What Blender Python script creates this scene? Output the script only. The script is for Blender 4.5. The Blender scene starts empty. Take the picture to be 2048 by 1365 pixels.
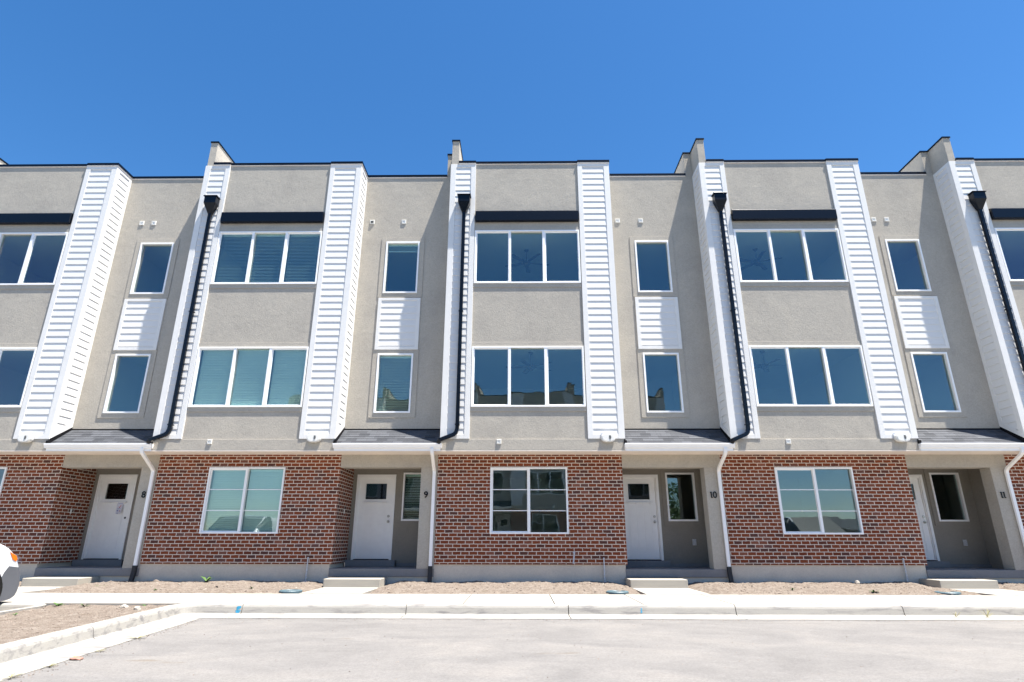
import bpy, bmesh, math, random
from mathutils import Vector, Matrix, noise as mnoise
R = math.radians
sc = bpy.context.scene
col = sc.collection
rnd = random.Random(7)

# ------------------------------------------------------------------ camera
PITCH, YAW, ROLL = 0.3262, -0.0127, 0.0015
def cam_dir(xr, ur, fy):
    c, s = math.cos(ROLL), math.sin(ROLL); x = c*xr - s*ur; up = s*xr + c*ur
    c, s = math.cos(PITCH), math.sin(PITCH); y = c*fy - s*up; z = s*fy + c*up
    c, s = math.cos(YAW), math.sin(YAW); return Vector((c*x + s*y, -s*x + c*y, z))
cam = bpy.data.cameras.new('camera'); camo = bpy.data.objects.new('camera', cam); col.objects.link(camo)
rx, ry, rz = cam_dir(1, 0, 0), cam_dir(0, 1, 0), -cam_dir(0, 0, 1)
camo.matrix_world = Matrix(((rx.x, ry.x, rz.x, 0.0016), (rx.y, ry.y, rz.y, -13.6384), (rx.z, ry.z, rz.z, 1.1884), (0, 0, 0, 1)))
cam.sensor_width = 36; cam.lens = 36*1179.47/2048; cam.clip_end = 3000; cam.clip_start = 0.05
sc.camera = camo
# ------------------------------------------------------------------ world, sun, exposure
SUN = Vector((1.24, -0.62, 4.15)).normalized()
w = bpy.data.worlds.new('World'); sc.world = w; w.use_nodes = True
nt = w.node_tree; bg = nt.nodes['Background']
sky = nt.nodes.new('ShaderNodeTexSky'); sky.sky_type = 'NISHITA'; sky.sun_disc = False
sky.sun_elevation = math.asin(SUN.z); sky.sun_rotation = math.atan2(SUN.x, SUN.y)
sky.altitude = 1300; sky.air_density = 1.0; sky.dust_density = 0.6; sky.ozone_density = 2.6
hs = nt.nodes.new('ShaderNodeHueSaturation'); hs.inputs['Saturation'].default_value = 1.28
nt.links.new(sky.outputs[0], hs.inputs['Color']); nt.links.new(hs.outputs[0], bg.inputs[0]); bg.inputs[1].default_value = 0.082
sl = bpy.data.lights.new('sun', 'SUN'); sl.energy = 5.0; sl.angle = R(0.53); sl.color = (1.0, 0.955, 0.885)
slo = bpy.data.objects.new('sun', sl); col.objects.link(slo)
slo.rotation_euler = SUN.to_track_quat('Z', 'Y').to_euler()
sc.view_settings.view_transform = 'Standard'; sc.view_settings.look = 'None'
sc.view_settings.gamma = 1; sc.view_settings.exposure = 1.46
try:
    sc.cycles.use_denoising = True; sc.cycles.max_bounces = 10; sc.cycles.transparent_max_bounces = 16
    sc.cycles.diffuse_bounces = 5; sc.cycles.glossy_bounces = 4; sc.cycles.caustics_reflective = False; sc.cycles.caustics_refractive = False
except Exception: pass

# ------------------------------------------------------------------ materials
MATS = {}
def mat(name):
    m = bpy.data.materials.new(name); m.use_nodes = True; MATS[name] = m
    return m, m.node_tree, m.node_tree.nodes['Principled BSDF']
def N(t, typ, **kw):
    n = t.nodes.new(typ)
    for k, v in kw.items():
        if k in n.inputs: n.inputs[k].default_value = v
        else: setattr(n, k, v)
    return n
def coord(t, uv=False):
    if uv: c = t.nodes.new('ShaderNodeTexCoord'); return c.outputs['UV']
    c = t.nodes.new('ShaderNodeNewGeometry'); return c.outputs['Position']
def ramp(t, fac, stops, interp='LINEAR'):
    r = t.nodes.new('ShaderNodeValToRGB'); t.links.new(fac, r.inputs[0]); e = r.color_ramp.elements
    r.color_ramp.interpolation = interp
    while len(e) < len(stops): e.new(0.5)
    for el, (p, c) in zip(e, stops):
        el.position = p; el.color = (c[0], c[1], c[2], 1) if len(c) > 2 else (c[0],)*3 + (1,)
    return r.outputs[0]
def mixc(t, a, b, fac, mode='MULTIPLY'):
    m = t.nodes.new('ShaderNodeMix'); m.data_type = 'RGBA'; m.blend_type = mode
    for s, v in ((m.inputs[0], fac), (m.inputs[6], a), (m.inputs[7], b)):
        if isinstance(v, (int, float)): s.default_value = v
        elif isinstance(v, tuple): s.default_value = (*v, 1)
        else: t.links.new(v, s)
    return m.outputs[2]
def nz(t, scale, detail=3, rough=0.55, vec=None, dist=0):
    n = N(t, 'ShaderNodeTexNoise', Scale=scale, Detail=detail, Roughness=rough, Distortion=dist)
    t.links.new(vec if vec is not None else coord(t), n.inputs['Vector']); return n.outputs['Fac']
def scaled(t, vec, s):
    m = t.nodes.new('ShaderNodeMapping'); m.inputs['Scale'].default_value = s; t.links.new(vec, m.inputs[0]); return m.outputs[0]
def bump(t, b, h, dist, strength=1.0, prev=None):
    n = N(t, 'ShaderNodeBump', Strength=strength, Distance=dist); t.links.new(h, n.inputs['Height'])
    if prev is not None: t.links.new(prev, n.inputs['Normal'])
    t.links.new(n.outputs[0], b.inputs['Normal']); return n.outputs[0]
def plain(name, c, rough=0.6, metal=0, var=0.08, vs=6, bd=0, bs=80, spec=0.5):
    m, t, b = mat(name)
    f = nz(t, vs, 4)
    k = ramp(t, f, [(0.3, (1-var,)), (0.7, (1+var*0.3,))])
    t.links.new(mixc(t, c, k, 1.0), b.inputs['Base Color'])
    b.inputs['Roughness'].default_value = rough; b.inputs['Metallic'].default_value = metal
    b.inputs['Specular IOR Level'].default_value = spec
    if bd: bump(t, b, nz(t, bs, 2), bd)
    return m
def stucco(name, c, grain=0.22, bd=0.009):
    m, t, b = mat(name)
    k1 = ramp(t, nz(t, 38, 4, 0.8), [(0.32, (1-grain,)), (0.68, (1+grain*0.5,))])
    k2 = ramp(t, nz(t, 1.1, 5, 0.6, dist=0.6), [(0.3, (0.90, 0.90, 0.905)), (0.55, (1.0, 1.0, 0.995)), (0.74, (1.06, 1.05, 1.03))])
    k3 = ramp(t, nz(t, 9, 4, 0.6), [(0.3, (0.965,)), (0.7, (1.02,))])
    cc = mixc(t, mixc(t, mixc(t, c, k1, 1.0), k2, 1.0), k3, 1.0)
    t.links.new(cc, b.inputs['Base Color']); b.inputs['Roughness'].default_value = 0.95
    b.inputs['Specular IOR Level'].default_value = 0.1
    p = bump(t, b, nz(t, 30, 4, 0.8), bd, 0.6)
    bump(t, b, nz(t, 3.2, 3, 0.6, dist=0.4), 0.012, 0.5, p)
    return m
stucco('stucco', (0.455, 0.416, 0.355), 0.15)
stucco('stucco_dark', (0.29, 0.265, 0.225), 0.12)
stucco('soffit', (0.88, 0.79, 0.70), 0.05, 0.001)
stucco('foundation', (0.64, 0.565, 0.465), 0.10, 0.003)
stucco('porch_concrete', (0.25, 0.24, 0.235), 0.10, 0.002)

def brick_mat():
    m, t, b = mat('brick')
    oi = t.nodes.new('ShaderNodeObjectInfo'); av = t.nodes.new('ShaderNodeVectorMath'); av.operation = 'ADD'
    t.links.new(coord(t, True), av.inputs[0]); t.links.new(oi.outputs['Location'], av.inputs[1]); uv = av.outputs[0]
    # wobble the joints a little
    wn = N(t, 'ShaderNodeTexNoise', Scale=14.0, Detail=2.0); t.links.new(uv, wn.inputs['Vector'])
    sub = t.nodes.new('ShaderNodeVectorMath'); sub.operation = 'SUBTRACT'; t.links.new(wn.outputs['Color'], sub.inputs[0]); sub.inputs[1].default_value = (0.5, 0.5, 0.5)
    sc_ = t.nodes.new('ShaderNodeVectorMath'); sc_.operation = 'SCALE'; t.links.new(sub.outputs[0], sc_.inputs[0]); sc_.inputs['Scale'].default_value = 0.017
    ad = t.nodes.new('ShaderNodeVectorMath'); ad.operation = 'ADD'; t.links.new(uv, ad.inputs[0]); t.links.new(sc_.outputs[0], ad.inputs[1])
    def bt(off, mort):
        n = N(t, 'ShaderNodeTexBrick', Scale=1.0); n.offset = 0.5; n.offset_frequency = 2; n.squash = 1
        n.inputs['Color1'].default_value = (0, 0, 0, 1); n.inputs['Color2'].default_value = (1, 1, 1, 1); n.inputs['Mortar'].default_value = (0.5, 0.5, 0.5, 1)
        n.inputs['Mortar Size'].default_value = mort; n.inputs['Mortar Smooth'].default_value = 0.25; n.inputs['Bias'].default_value = off
        n.inputs['Brick Width'].default_value = 0.191; n.inputs['Row Height'].default_value = 0.0793
        t.links.new(ad.outputs[0], n.inputs['Vector']); return n
    n = bt(0.0, 0.0086)
    pal = ramp(t, n.outputs['Color'], [(0.0, (0.115, 0.054, 0.044)), (0.10, (0.135, 0.052, 0.036)), (0.20, (0.185, 0.050, 0.025)), (0.40, (0.225, 0.060, 0.027)), (0.62, (0.255, 0.070, 0.031)), (0.80, (0.20, 0.055, 0.026)), (0.93, (0.28, 0.11, 0.07)), (0.98, (0.16, 0.075, 0.06))])
    k = ramp(t, nz(t, 60, 4, 0.7), [(0.3, (0.68,)), (0.7, (1.08,))])
    face = mixc(t, pal, k, 1.0)
    mk = ramp(t, nz(t, 25, 3), [(0.3, (0.62, 0.53, 0.44)), (0.7, (0.77, 0.665, 0.56))])
    t.links.new(mixc(t, face, mk, n.outputs['Fac'], 'MIX'), b.inputs['Base Color'])
    b.inputs['Roughness'].default_value = 0.92; b.inputs['Specular IOR Level'].default_value = 0.15
    inv = t.nodes.new('ShaderNodeMath'); inv.operation = 'SUBTRACT'; inv.inputs[0].default_value = 1; t.links.new(n.outputs['Fac'], inv.inputs[1])
    p = bump(t, b, inv.outputs[0], 0.006, 0.7)
    bump(t, b, nz(t, 70, 3, 0.7), 0.003, 0.7, p)
brick_mat()

def white_mat(name, c, grain=True):
    m, t, b = mat(name)
    v = scaled(t, coord(t), (3, 3, 45)) if grain else coord(t)
    f = nz(t, 2.0 if grain else 5, 4, 0.6, v)
    k = ramp(t, f, [(0.3, (0.94, 0.94, 0.945)), (0.7, (1.0,))])
    t.links.new(mixc(t, c, k, 1.0), b.inputs['Base Color']); b.inputs['Roughness'].default_value = 0.55
    b.inputs['Specular IOR Level'].default_value = 0.3
    if grain: bump(t, b, f, 0.0012, 0.8)
    return m
white_mat('siding', (0.73, 0.72, 0.695)); white_mat('trim_white', (0.76, 0.745, 0.71), False)
plain('vinyl', (0.92, 0.915, 0.90), 0.35, var=0.02); plain('gutter_white', (0.92, 0.905, 0.88), 0.4, var=0.03)
plain('door_white', (0.92, 0.91, 0.88), 0.45, var=0.04, bd=0.0006, bs=90)
plain('black_metal', (0.003, 0.005, 0.010), 0.26, 0.0, var=0.15, vs=12, bd=0.0008, bs=25, spec=0.28)
plain('black_rough', (0.008, 0.008, 0.010), 0.9, spec=0.15); plain('dark_boot', (0.02, 0.02, 0.022), 0.7)
plain('nickel', (0.5, 0.48, 0.44), 0.3, 1.0); plain('galv', (0.62, 0.63, 0.65), 0.5, 0.3, var=0.3, vs=40)
plain('white_plastic', (0.80, 0.78, 0.72), 0.5, var=0.03); plain('slot_dark', (0.03, 0.03, 0.03), 0.7)
plain('drywall', (0.74, 0.73, 0.70), 0.95, var=0.02); plain('hall_shade', (0.10, 0.095, 0.085), 0.95, var=0.1)  # hall colour is near-black so the shade of an unlit interior is painted in
plain('blind_white', (0.80, 0.80, 0.77), 0.6, var=0.03); plain('fan_dark', (0.10, 0.07, 0.05), 0.5)
plain('rubber', (0.012, 0.012, 0.012), 0.9, bd=0.001, spec=0.15); plain('rim_metal', (0.45, 0.46, 0.48), 0.35, 0.8)
plain('bumper_grey', (0.10, 0.105, 0.12), 0.7, var=0.06, bd=0.0006, bs=300)
plain('car_black', (0.01, 0.01, 0.012), 0.3); plain('meter_blue', (0.085, 0.14, 0.165), 0.5, var=0.3, vs=14, bd=0.002)
plain('orange_lens', (0.85, 0.18, 0.01), 0.2, var=0.05); plain('paint_blue', (0.03, 0.33, 0.55), 0.8, var=0.5, vs=30)
plain('paper', (0.72, 0.71, 0.78), 0.8, var=0.02); plain('ink_red', (0.55, 0.08, 0.06), 0.8); plain('ink_blue', (0.10, 0.12, 0.4), 0.8)
plain('trash_red', (0.42, 0.20, 0.15), 0.8, var=0.3, vs=20); plain('straw', (0.62, 0.42, 0.2), 0.9)
def paint_mat(name, c):
    m, t, b = mat(name); b.inputs['Base Color'].default_value = (*c, 1); b.inputs['Roughness'].default_value = 0.3
    b.inputs['Coat Weight'].default_value = 0.6; b.inputs['Coat Roughness'].default_value = 0.05
    bump(t, b, nz(t, 2, 2), 0.002, 0.3)
paint_mat('car_white', (0.78, 0.79, 0.80)); paint_mat('car_silver', (0.42, 0.44, 0.46))

def concrete(name, c, stain=0.25, sv=(1, 1, 1), grain=0.1, fine=60):
    m, t, b = mat(name)
    k1 = ramp(t, nz(t, fine, 4, 0.75), [(0.3, (1-grain,)), (0.7, (1+grain*0.4,))])
    v = scaled(t, coord(t), sv)
    k2 = ramp(t, nz(t, 2.2, 6, 0.65, v, 0.5), [(0.32, (1-stain, 1-stain, 1-stain*0.9)), (0.5, (0.97,)), (0.75, (1.04, 1.035, 1.02))])
    t.links.new(mixc(t, mixc(t, c, k1, 1.0), k2, 1.0), b.inputs['Base Color']); b.inputs['Roughness'].default_value = 0.92
    b.inputs['Specular IOR Level'].default_value = 0.15
    bump(t, b, nz(t, 90, 3, 0.7), 0.0025, 0.7)
    return m
concrete('walk', (0.355, 0.335, 0.302), 0.07); concrete('curb', (0.345, 0.328, 0.298), 0.42, (1, 3, 6))
concrete('step', (0.40, 0.37, 0.315), 0.10, (0.6, 0.6, 5))
def asphalt():
    m, t, b = mat('asphalt')
    v = scaled(t, coord(t), (0.7, 1.1, 1))
    k2 = ramp(t, nz(t, 0.8, 7, 0.62, v, 0.8), [(0.28, (0.150, 0.143, 0.138)), (0.5, (0.188, 0.179, 0.171)), (0.72, (0.225, 0.211, 0.196))])
    k3 = ramp(t, nz(t, 5, 5, 0.7, v), [(0.3, (0.92,)), (0.7, (1.05,))])
    k1 = ramp(t, nz(t, 42, 6, 0.9), [(0.34, (0.74,)), (0.5, (0.99,)), (0.66, (1.20,))])
    vo = N(t, 'ShaderNodeTexVoronoi', Scale=1.6); t.links.new(scaled(t, coord(t), (1, 2.2, 1)), vo.inputs['Vector'])
    sp = ramp(t, vo.outputs['Distance'], [(0.03, (0.72, 0.66, 0.58)), (0.075, (1.0,))])
    spm = mixc(t, (1.0, 1.0, 1.0), sp, ramp(t, nz(t, 1.3, 2), [(0.56, (0.0,)), (0.62, (1.0,))]), 'MIX')
    st = ramp(t, nz(t, 1.05, 4, 0.6, scaled(t, coord(t), (0.7, 1.9, 1)), 0.3), [(0.66, (1.0, 1.0, 1.0)), (0.72, (0.80, 0.73, 0.64)), (0.80, (0.9, 0.86, 0.8))])
    dk = ramp(t, nz(t, 0.55, 3, 0.5, scaled(t, coord(t), (0.35, 3.0, 1)), 1.2), [(0.63, (1.0,)), (0.72, (0.86,))])
    c = mixc(t, mixc(t, mixc(t, mixc(t, mixc(t, k2, k3, 1.0), k1, 1.0), spm, 1.0), st, 1.0), dk, 1.0)
    t.links.new(c, b.inputs['Base Color']); b.inputs['Roughness'].default_value = 0.9; b.inputs['Specular IOR Level'].default_value = 0.2
    bump(t, b, nz(t, 120, 3, 0.8), 0.006, 0.6)
asphalt()
def soil(name):
    m, t, b = mat(name)
    k = ramp(t, nz(t, 7, 6, 0.75), [(0.3, (0.150, 0.118, 0.094)), (0.5, (0.222, 0.184, 0.153)), (0.72, (0.30, 0.26, 0.222))])
    k1 = ramp(t, nz(t, 75, 3, 0.8), [(0.3, (0.55,)), (0.7, (1.2,))])
    t.links.new(mixc(t, k, k1, 1.0), b.inputs['Base Color']); b.inputs['Roughness'].default_value = 1.0; b.inputs['Specular IOR Level'].default_value = 0.05
    bump(t, b, nz(t, 60, 4, 0.8), 0.02, 0.8)
soil('soil'); plain('stone', (0.27, 0.215, 0.175), 0.95, var=0.4, vs=9, bd=0.004, bs=40); plain('stone_pale', (0.36, 0.33, 0.285), 0.95, var=0.15, bd=0.004, bs=30)
def shingle():
    m, t, b = mat('shingle')
    n = N(t, 'ShaderNodeTexBrick', Scale=1.0); n.offset = 0.37; n.offset_frequency = 2
    n.inputs['Color1'].default_value = (0.030, 0.033, 0.040, 1); n.inputs['Color2'].default_value = (0.085, 0.09, 0.102, 1); n.inputs['Mortar'].default_value = (0.02, 0.02, 0.025, 1)
    n.inputs['Mortar Size'].default_value = 0.0025; n.inputs['Brick Width'].default_value = 0.24; n.inputs['Row Height'].default_value = 0.112; t.links.new(coord(t, True), n.inputs['Vector'])
    k = ramp(t, nz(t, 160, 3, 0.8), [(0.3, (0.6,)), (0.7, (1.35,))])
    t.links.new(mixc(t, n.outputs['Color'], k, 1.0), b.inputs['Base Color']); b.inputs['Roughness'].default_value = 0.85
    bump(t, b, nz(t, 150, 2), 0.004, 0.7)
shingle()
def glass(name, f0, tint, wob=0.0022):
    m, t, b = mat(name); t.nodes.remove(b); out = [n for n in t.nodes if n.type == 'OUTPUT_MATERIAL'][0]
    lw = N(t, 'ShaderNodeLayerWeight', Blend=0.5)
    pw = t.nodes.new('ShaderNodeMath'); pw.operation = 'POWER'; t.links.new(lw.outputs['Facing'], pw.inputs[0]); pw.inputs[1].default_value = 4.0
    ma = t.nodes.new('ShaderNodeMath'); ma.operation = 'MULTIPLY_ADD'; t.links.new(pw.outputs[0], ma.inputs[0]); ma.inputs[1].default_value = 0.8; ma.inputs[2].default_value = f0; ma.use_clamp = True
    tr = N(t, 'ShaderNodeBsdfTransparent'); tr.inputs[0].default_value = (*tint, 1)
    gl = N(t, 'ShaderNodeBsdfGlossy'); gl.inputs['Roughness'].default_value = 0.0; t.links.new(ramp(t, lw.outputs['Facing'], [(0.0, (0.92, 0.98, 1.0)), (0.20, (0.90, 0.94, 1.0)), (0.30, (0.74, 0.62, 0.80)), (1.0, (0.9, 0.9, 0.9))]), gl.inputs[0])
    if wob:
        bp = N(t, 'ShaderNodeBump', Strength=1.0, Distance=wob); t.links.new(nz(t, 1.7, 1.5, 0.4), bp.inputs['Height']); t.links.new(bp.outputs[0], gl.inputs['Normal'])
    mx = t.nodes.new('ShaderNodeMixShader'); t.links.new(ma.outputs[0], mx.inputs[0]); t.links.new(tr.outputs[0], mx.inputs[1]); t.links.new(gl.outputs[0], mx.inputs[2])
    t.links.new(mx.outputs[0], out.inputs[0])
glass('glass', 0.10, (0.80, 0.91, 0.88)); glass('door_glass', 0.045, (0.6, 0.65, 0.64)); glass('car_glass', 0.06, (0.25, 0.28, 0.3), 0); glass('lamp_glass', 0.05, (0.9, 0.92, 0.95), 0)
def leafm(name, a, b_):
    m, t, b = mat(name)
    k = ramp(t, nz(t, 3.5, 3), [(0.3, a), (0.7, b_)]); t.links.new(k, b.inputs['Base Color']); b.inputs['Roughness'].default_value = 0.6
leafm('leaf', (0.04, 0.09, 0.02), (0.10, 0.18, 0.04)); leafm('leaf_weed', (0.03, 0.075, 0.012), (0.07, 0.14, 0.025)); leafm('leaf_dry', (0.22, 0.2, 0.07), (0.30, 0.27, 0.10)); plain('bark', (0.12, 0.08, 0.055), 0.9, var=0.4, vs=20, bd=0.01, bs=20)

# ------------------------------------------------------------------ mesh helpers
class MB:
    def __init__(s): s.v = []; s.f = []
    def poly(s, pts):
        i = len(s.v); s.v += [tuple(p) for p in pts]; s.f.append(tuple(range(i, i+len(pts)))); return s
    def box(s, x0, x1, y0, y1, z0, z1):
        i = len(s.v)
        s.v += [(x0, y0, z0), (x1, y0, z0), (x1, y1, z0), (x0, y1, z0), (x0, y0, z1), (x1, y0, z1), (x1, y1, z1), (x0, y1, z1)]
        s.f += [(i, i+3, i+2, i+1), (i+4, i+5, i+6, i+7), (i, i+1, i+5, i+4), (i+1, i+2, i+6, i+5), (i+2, i+3, i+7, i+6), (i+3, i, i+4, i+7)]
        return s
    def prism(s, pts, axis, a, b):            # pts: 2D ring in the other two axes, extruded from a to b along axis
        def P(p, t): return (t, p[0], p[1]) if axis == 'x' else ((p[0], t, p[1]) if axis == 'y' else (p[0], p[1], t))
        n = len(pts); i = len(s.v); s.v += [P(p, a) for p in pts] + [P(p, b) for p in pts]
        s.f.append(tuple(i+k for k in range(n))); s.f.append(tuple(i+n+k for k in reversed(range(n))))
        for k in range(n): s.f.append((i+k, i+n+k, i+n+(k+1) % n, i+(k+1) % n))
        return s
    def tube(s, path, prof):                  # sweep: prof = [(a,b)] ring, frames kept from world up/side
        path = [Vector(p) for p in path]; n = len(prof); i0 = len(s.v)
        for k, p in enumerate(path):
            d0 = (path[k]-path[k-1]).normalized() if k else None
            d1 = (path[k+1]-path[k]).normalized() if k < len(path)-1 else None
            d = ((d0 or d1)+(d1 or d0)).normalized()
            ref = Vector((0, 1, 0)) if abs(d.y) < 0.75 else Vector((0, 0, 1))
            e1 = ref.cross(d).normalized(); e2 = d.cross(e1).normalized()
            c = 1.0 if d0 is None or d1 is None else 1/max(0.5, math.sqrt((1+d0.dot(d1))/2))
            for a, b in prof: s.v.append(tuple(p + e1*a*c + e2*b))
        for k in range(len(path)-1):
            for j in range(n):
                a = i0+k*n+j; b = i0+k*n+(j+1) % n; s.f.append((a, b, b+n, a+n))
        s.f.append(tuple(i0+j for j in reversed(range(n)))); s.f.append(tuple(i0+(len(path)-1)*n+j for j in range(n)))
        return s
    def cyl(s, p0, p1, r, n=12, r2=None):
        p0, p1 = Vector(p0), Vector(p1); d = (p1-p0).normalized(); ref = Vector((0, 0, 1)) if abs(d.z) < 0.9 else Vector((1, 0, 0))
        e1 = ref.cross(d).normalized(); e2 = d.cross(e1); i = len(s.v); r2 = r if r2 is None else r2
        for p, q in ((p0, r), (p1, r2)):
            for k in range(n): a = 2*math.pi*k/n; s.v.append(tuple(p+e1*q*math.cos(a)+e2*q*math.sin(a)))
        for k in range(n): s.f.append((i+k, i+(k+1) % n, i+n+(k+1) % n, i+n+k))
        s.f.append(tuple(i+k for k in reversed(range(n)))); s.f.append(tuple(i+n+k for k in range(n)))
        return s
    def mesh(s, name, m, smooth=False):
        me = bpy.data.meshes.new(name); me.from_pydata(s.v, [], s.f); me.materials.append(MATS[m])
        uv = me.uv_layers.new(name='UVMap')
        for p in me.polygons:
            n = p.normal; ax = max(range(3), key=lambda k: abs(n[k]))
            for li in p.loop_indices:
                co = me.vertices[me.loops[li].vertex_index].co
                uv.data[li].uv = (co.y+0.05, co.z) if ax == 0 else ((co.x, co.z) if ax == 1 else (co.x, co.y))
            p.use_smooth = smooth
        me.update(); return me
def add(name, me, parent=None, bevel=0, **pr):
    if isinstance(me, tuple): me = me[0].mesh(name, me[1], *(me[2:]))
    o = bpy.data.objects.new(name, me); col.objects.link(o); o.parent = parent
    for k, v in pr.items(): o[k] = v
    if bevel:
        b = o.modifiers.new('bevel', 'BEVEL'); b.width = bevel; b.segments = 2; b.limit_method = 'ANGLE'; b.angle_limit = R(40)
    return o
def empty(name, loc, label, cat, group=None, rz=0):
    o = bpy.data.objects.new(name, None); col.objects.link(o); o.location = loc; o.rotation_euler = (0, 0, rz); o['label'] = label; o['category'] = cat
    if group: o['group'] = group
    return o
def rrect(w, h, r=0.01, n=3):
    pts = []
    for cx, cy, a0 in ((w/2-r, h/2-r, 0), (-w/2+r, h/2-r, 90), (-w/2+r, -h/2+r, 180), (w/2-r, -h/2+r, 270)):
        for k in range(n+1): a = R(a0+90*k/n); pts.append((cx+r*math.cos(a), cy+r*math.sin(a)))
    return pts
def wall(b, x0, x1, z0, z1, y, holes, th=0.14, axis='y'):
    """front faces round rectangular holes, with reveals running th deep"""
    xs = sorted({x0, x1, *[h[0] for h in holes], *[h[1] for h in holes]}); zs = sorted({z0, z1, *[h[2] for h in holes], *[h[3] for h in holes]})
    for i in range(len(xs)-1):
        for j in range(len(zs)-1):
            cx, cz = (xs[i]+xs[i+1])/2, (zs[j]+zs[j+1])/2
            if any(h[0] < cx < h[1] and h[2] < cz < h[3] for h in holes): continue
            a, c, d, e = xs[i], xs[i+1], zs[j], zs[j+1]
            b.poly([(a, y, d), (c, y, d), (c, y, e), (a, y, e)]); b.poly([(a, y+th, d), (a, y+th, e), (c, y+th, e), (c, y+th, d)])
    for h in holes:
        a, c, d, e = h
        b.poly([(a, y, d), (a, y+th, d), (c, y+th, d), (c, y, d)]); b.poly([(a, y, e), (c, y, e), (c, y+th, e), (a, y+th, e)])
        b.poly([(a, y, d), (a, y, e), (a, y+th, e), (a, y+th, d)]); b.poly([(c, y, d), (c, y+th, d), (c, y+th, e), (c, y, e)])
    b.poly([(x0, y, z0), (x0, y, z1), (x0, y+th, z1), (x0, y+th, z0)]); b.poly([(x1, y, z0), (x1, y+th, z0), (x1, y+th, z1), (x1, y, z1)])
    b.poly([(x0, y, z1), (x1, y, z1), (x1, y+th, z1), (x0, y+th, z1)]); b.poly([(x0, y, z0), (x0, y+th, z0), (x1, y+th, z0), (x1, y, z0)])
    return b

# ------------------------------------------------------------------ measured layout of one townhouse
P = 6.7
XA, XB, XC, XD = -1.8135, -1.1556, 1.5871, 2.4175
ZT, ZB, D, YB, YD = 10.87, 3.415, 0.6193, 0.5914, 1.8176
ZF, ZR = 11.622, 3.733
W3 = (-1.1435, 1.5643, 7.3426, 8.8454); W2 = (-1.1435, 1.5643, 4.167, 5.6635)
BL, BR, BT, BBM = -1.9367, 2.4344, 3.1333, 0.6749
W1 = (-0.6876, 1.1294, 1.3303, 2.8345)
DO = (2.5347, 3.5369, 0.7291, 2.7925); SW = (3.7248, 4.4631, 1.6503, 2.8405)
R3 = (3.1181, 4.0215, 7.3423, 8.8522); R2 = (3.1181, 4.0215, 4.1501, 5.6788)
SP = (3.0213, 4.1275, 5.7817, 7.2036); PL, ZH, ZS = 4.367, 2.8329, 0.5804
XN = XA+P                                   # start of the next bay
PITCHL = 0.178
def laps(b, u0, u1, z0, z1, pos, face):
    """lap boards; face '-y', '+x' or '-x'; u runs along the wall"""
    z = z1; T = 0.0118
    def V(u, o, zz):
        return {'-y': (u, pos-o, zz), '+x': (pos+o, u, zz), '-x': (pos-o, u, zz)}[face]
    while z > z0+0.01:
        lo = max(z0, z-PITCHL)
        t = T*(z-lo)/PITCHL
        j = rnd.uniform(-0.0006, 0.0006)
        gp = 0.009 if face == '-x' else 0.0; tb = t+0.002+j+(0.004 if face == '-x' else 0)
        pts = [V(u0, 0.0012, z), V(u1, 0.0012, z), V(u1, tb, lo+gp), V(u0, tb, lo+gp)]
        und = [V(u0, tb, lo+gp), V(u1, tb, lo+gp), V(u1, 0.0, lo+gp), V(u0, 0.0, lo+gp)]
        if face == '+x' or face == '-y': pts.reverse(); und.reverse()
        if face == '-x': pass
        b.poly(pts); b.poly(und)
        z = lo
CACHE = {}
def cached(key, fn):
    if key not in CACHE: CACHE[key] = fn()
    return CACHE[key]

def slats(b, x0, x1, z0, z1, y, tilt, pitch=0.0415, wd=0.048):
    z = z1-0.05; c, s_ = math.cos(tilt), math.sin(tilt)
    while z > z0+0.02:
        dy, dz = wd/2*c, wd/2*s_
        j = rnd.uniform(-0.0012, 0.0012)
        # front edge low, back edge high; two facets for the crown
        a = (y-dy, z-dz+j); m_ = (y-0.004*s_, z+0.004*c+j); d = (y+dy, z+dz+j)
        b.poly([(x0, a[0], a[1]), (x1, a[0], a[1]), (x1, m_[0], m_[1]), (x0, m_[0], m_[1])])
        b.poly([(x0, m_[0], m_[1]), (x1, m_[0], m_[1]), (x1, d[0], d[1]), (x0, d[0], d[1])])
        z -= pitch
    b.box(x0, x1, y-0.02, y+0.025, z1-0.045, z1); b.box(x0, x1, y-0.022, y+0.022, z0+0.004, z0+0.02)
    for fx in (0.12, 0.88):
        xx = x0+(x1-x0)*fx; b.box(xx-0.001, xx+0.001, y-0.026, y-0.025, z0+0.01, z1-0.03)

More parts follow.
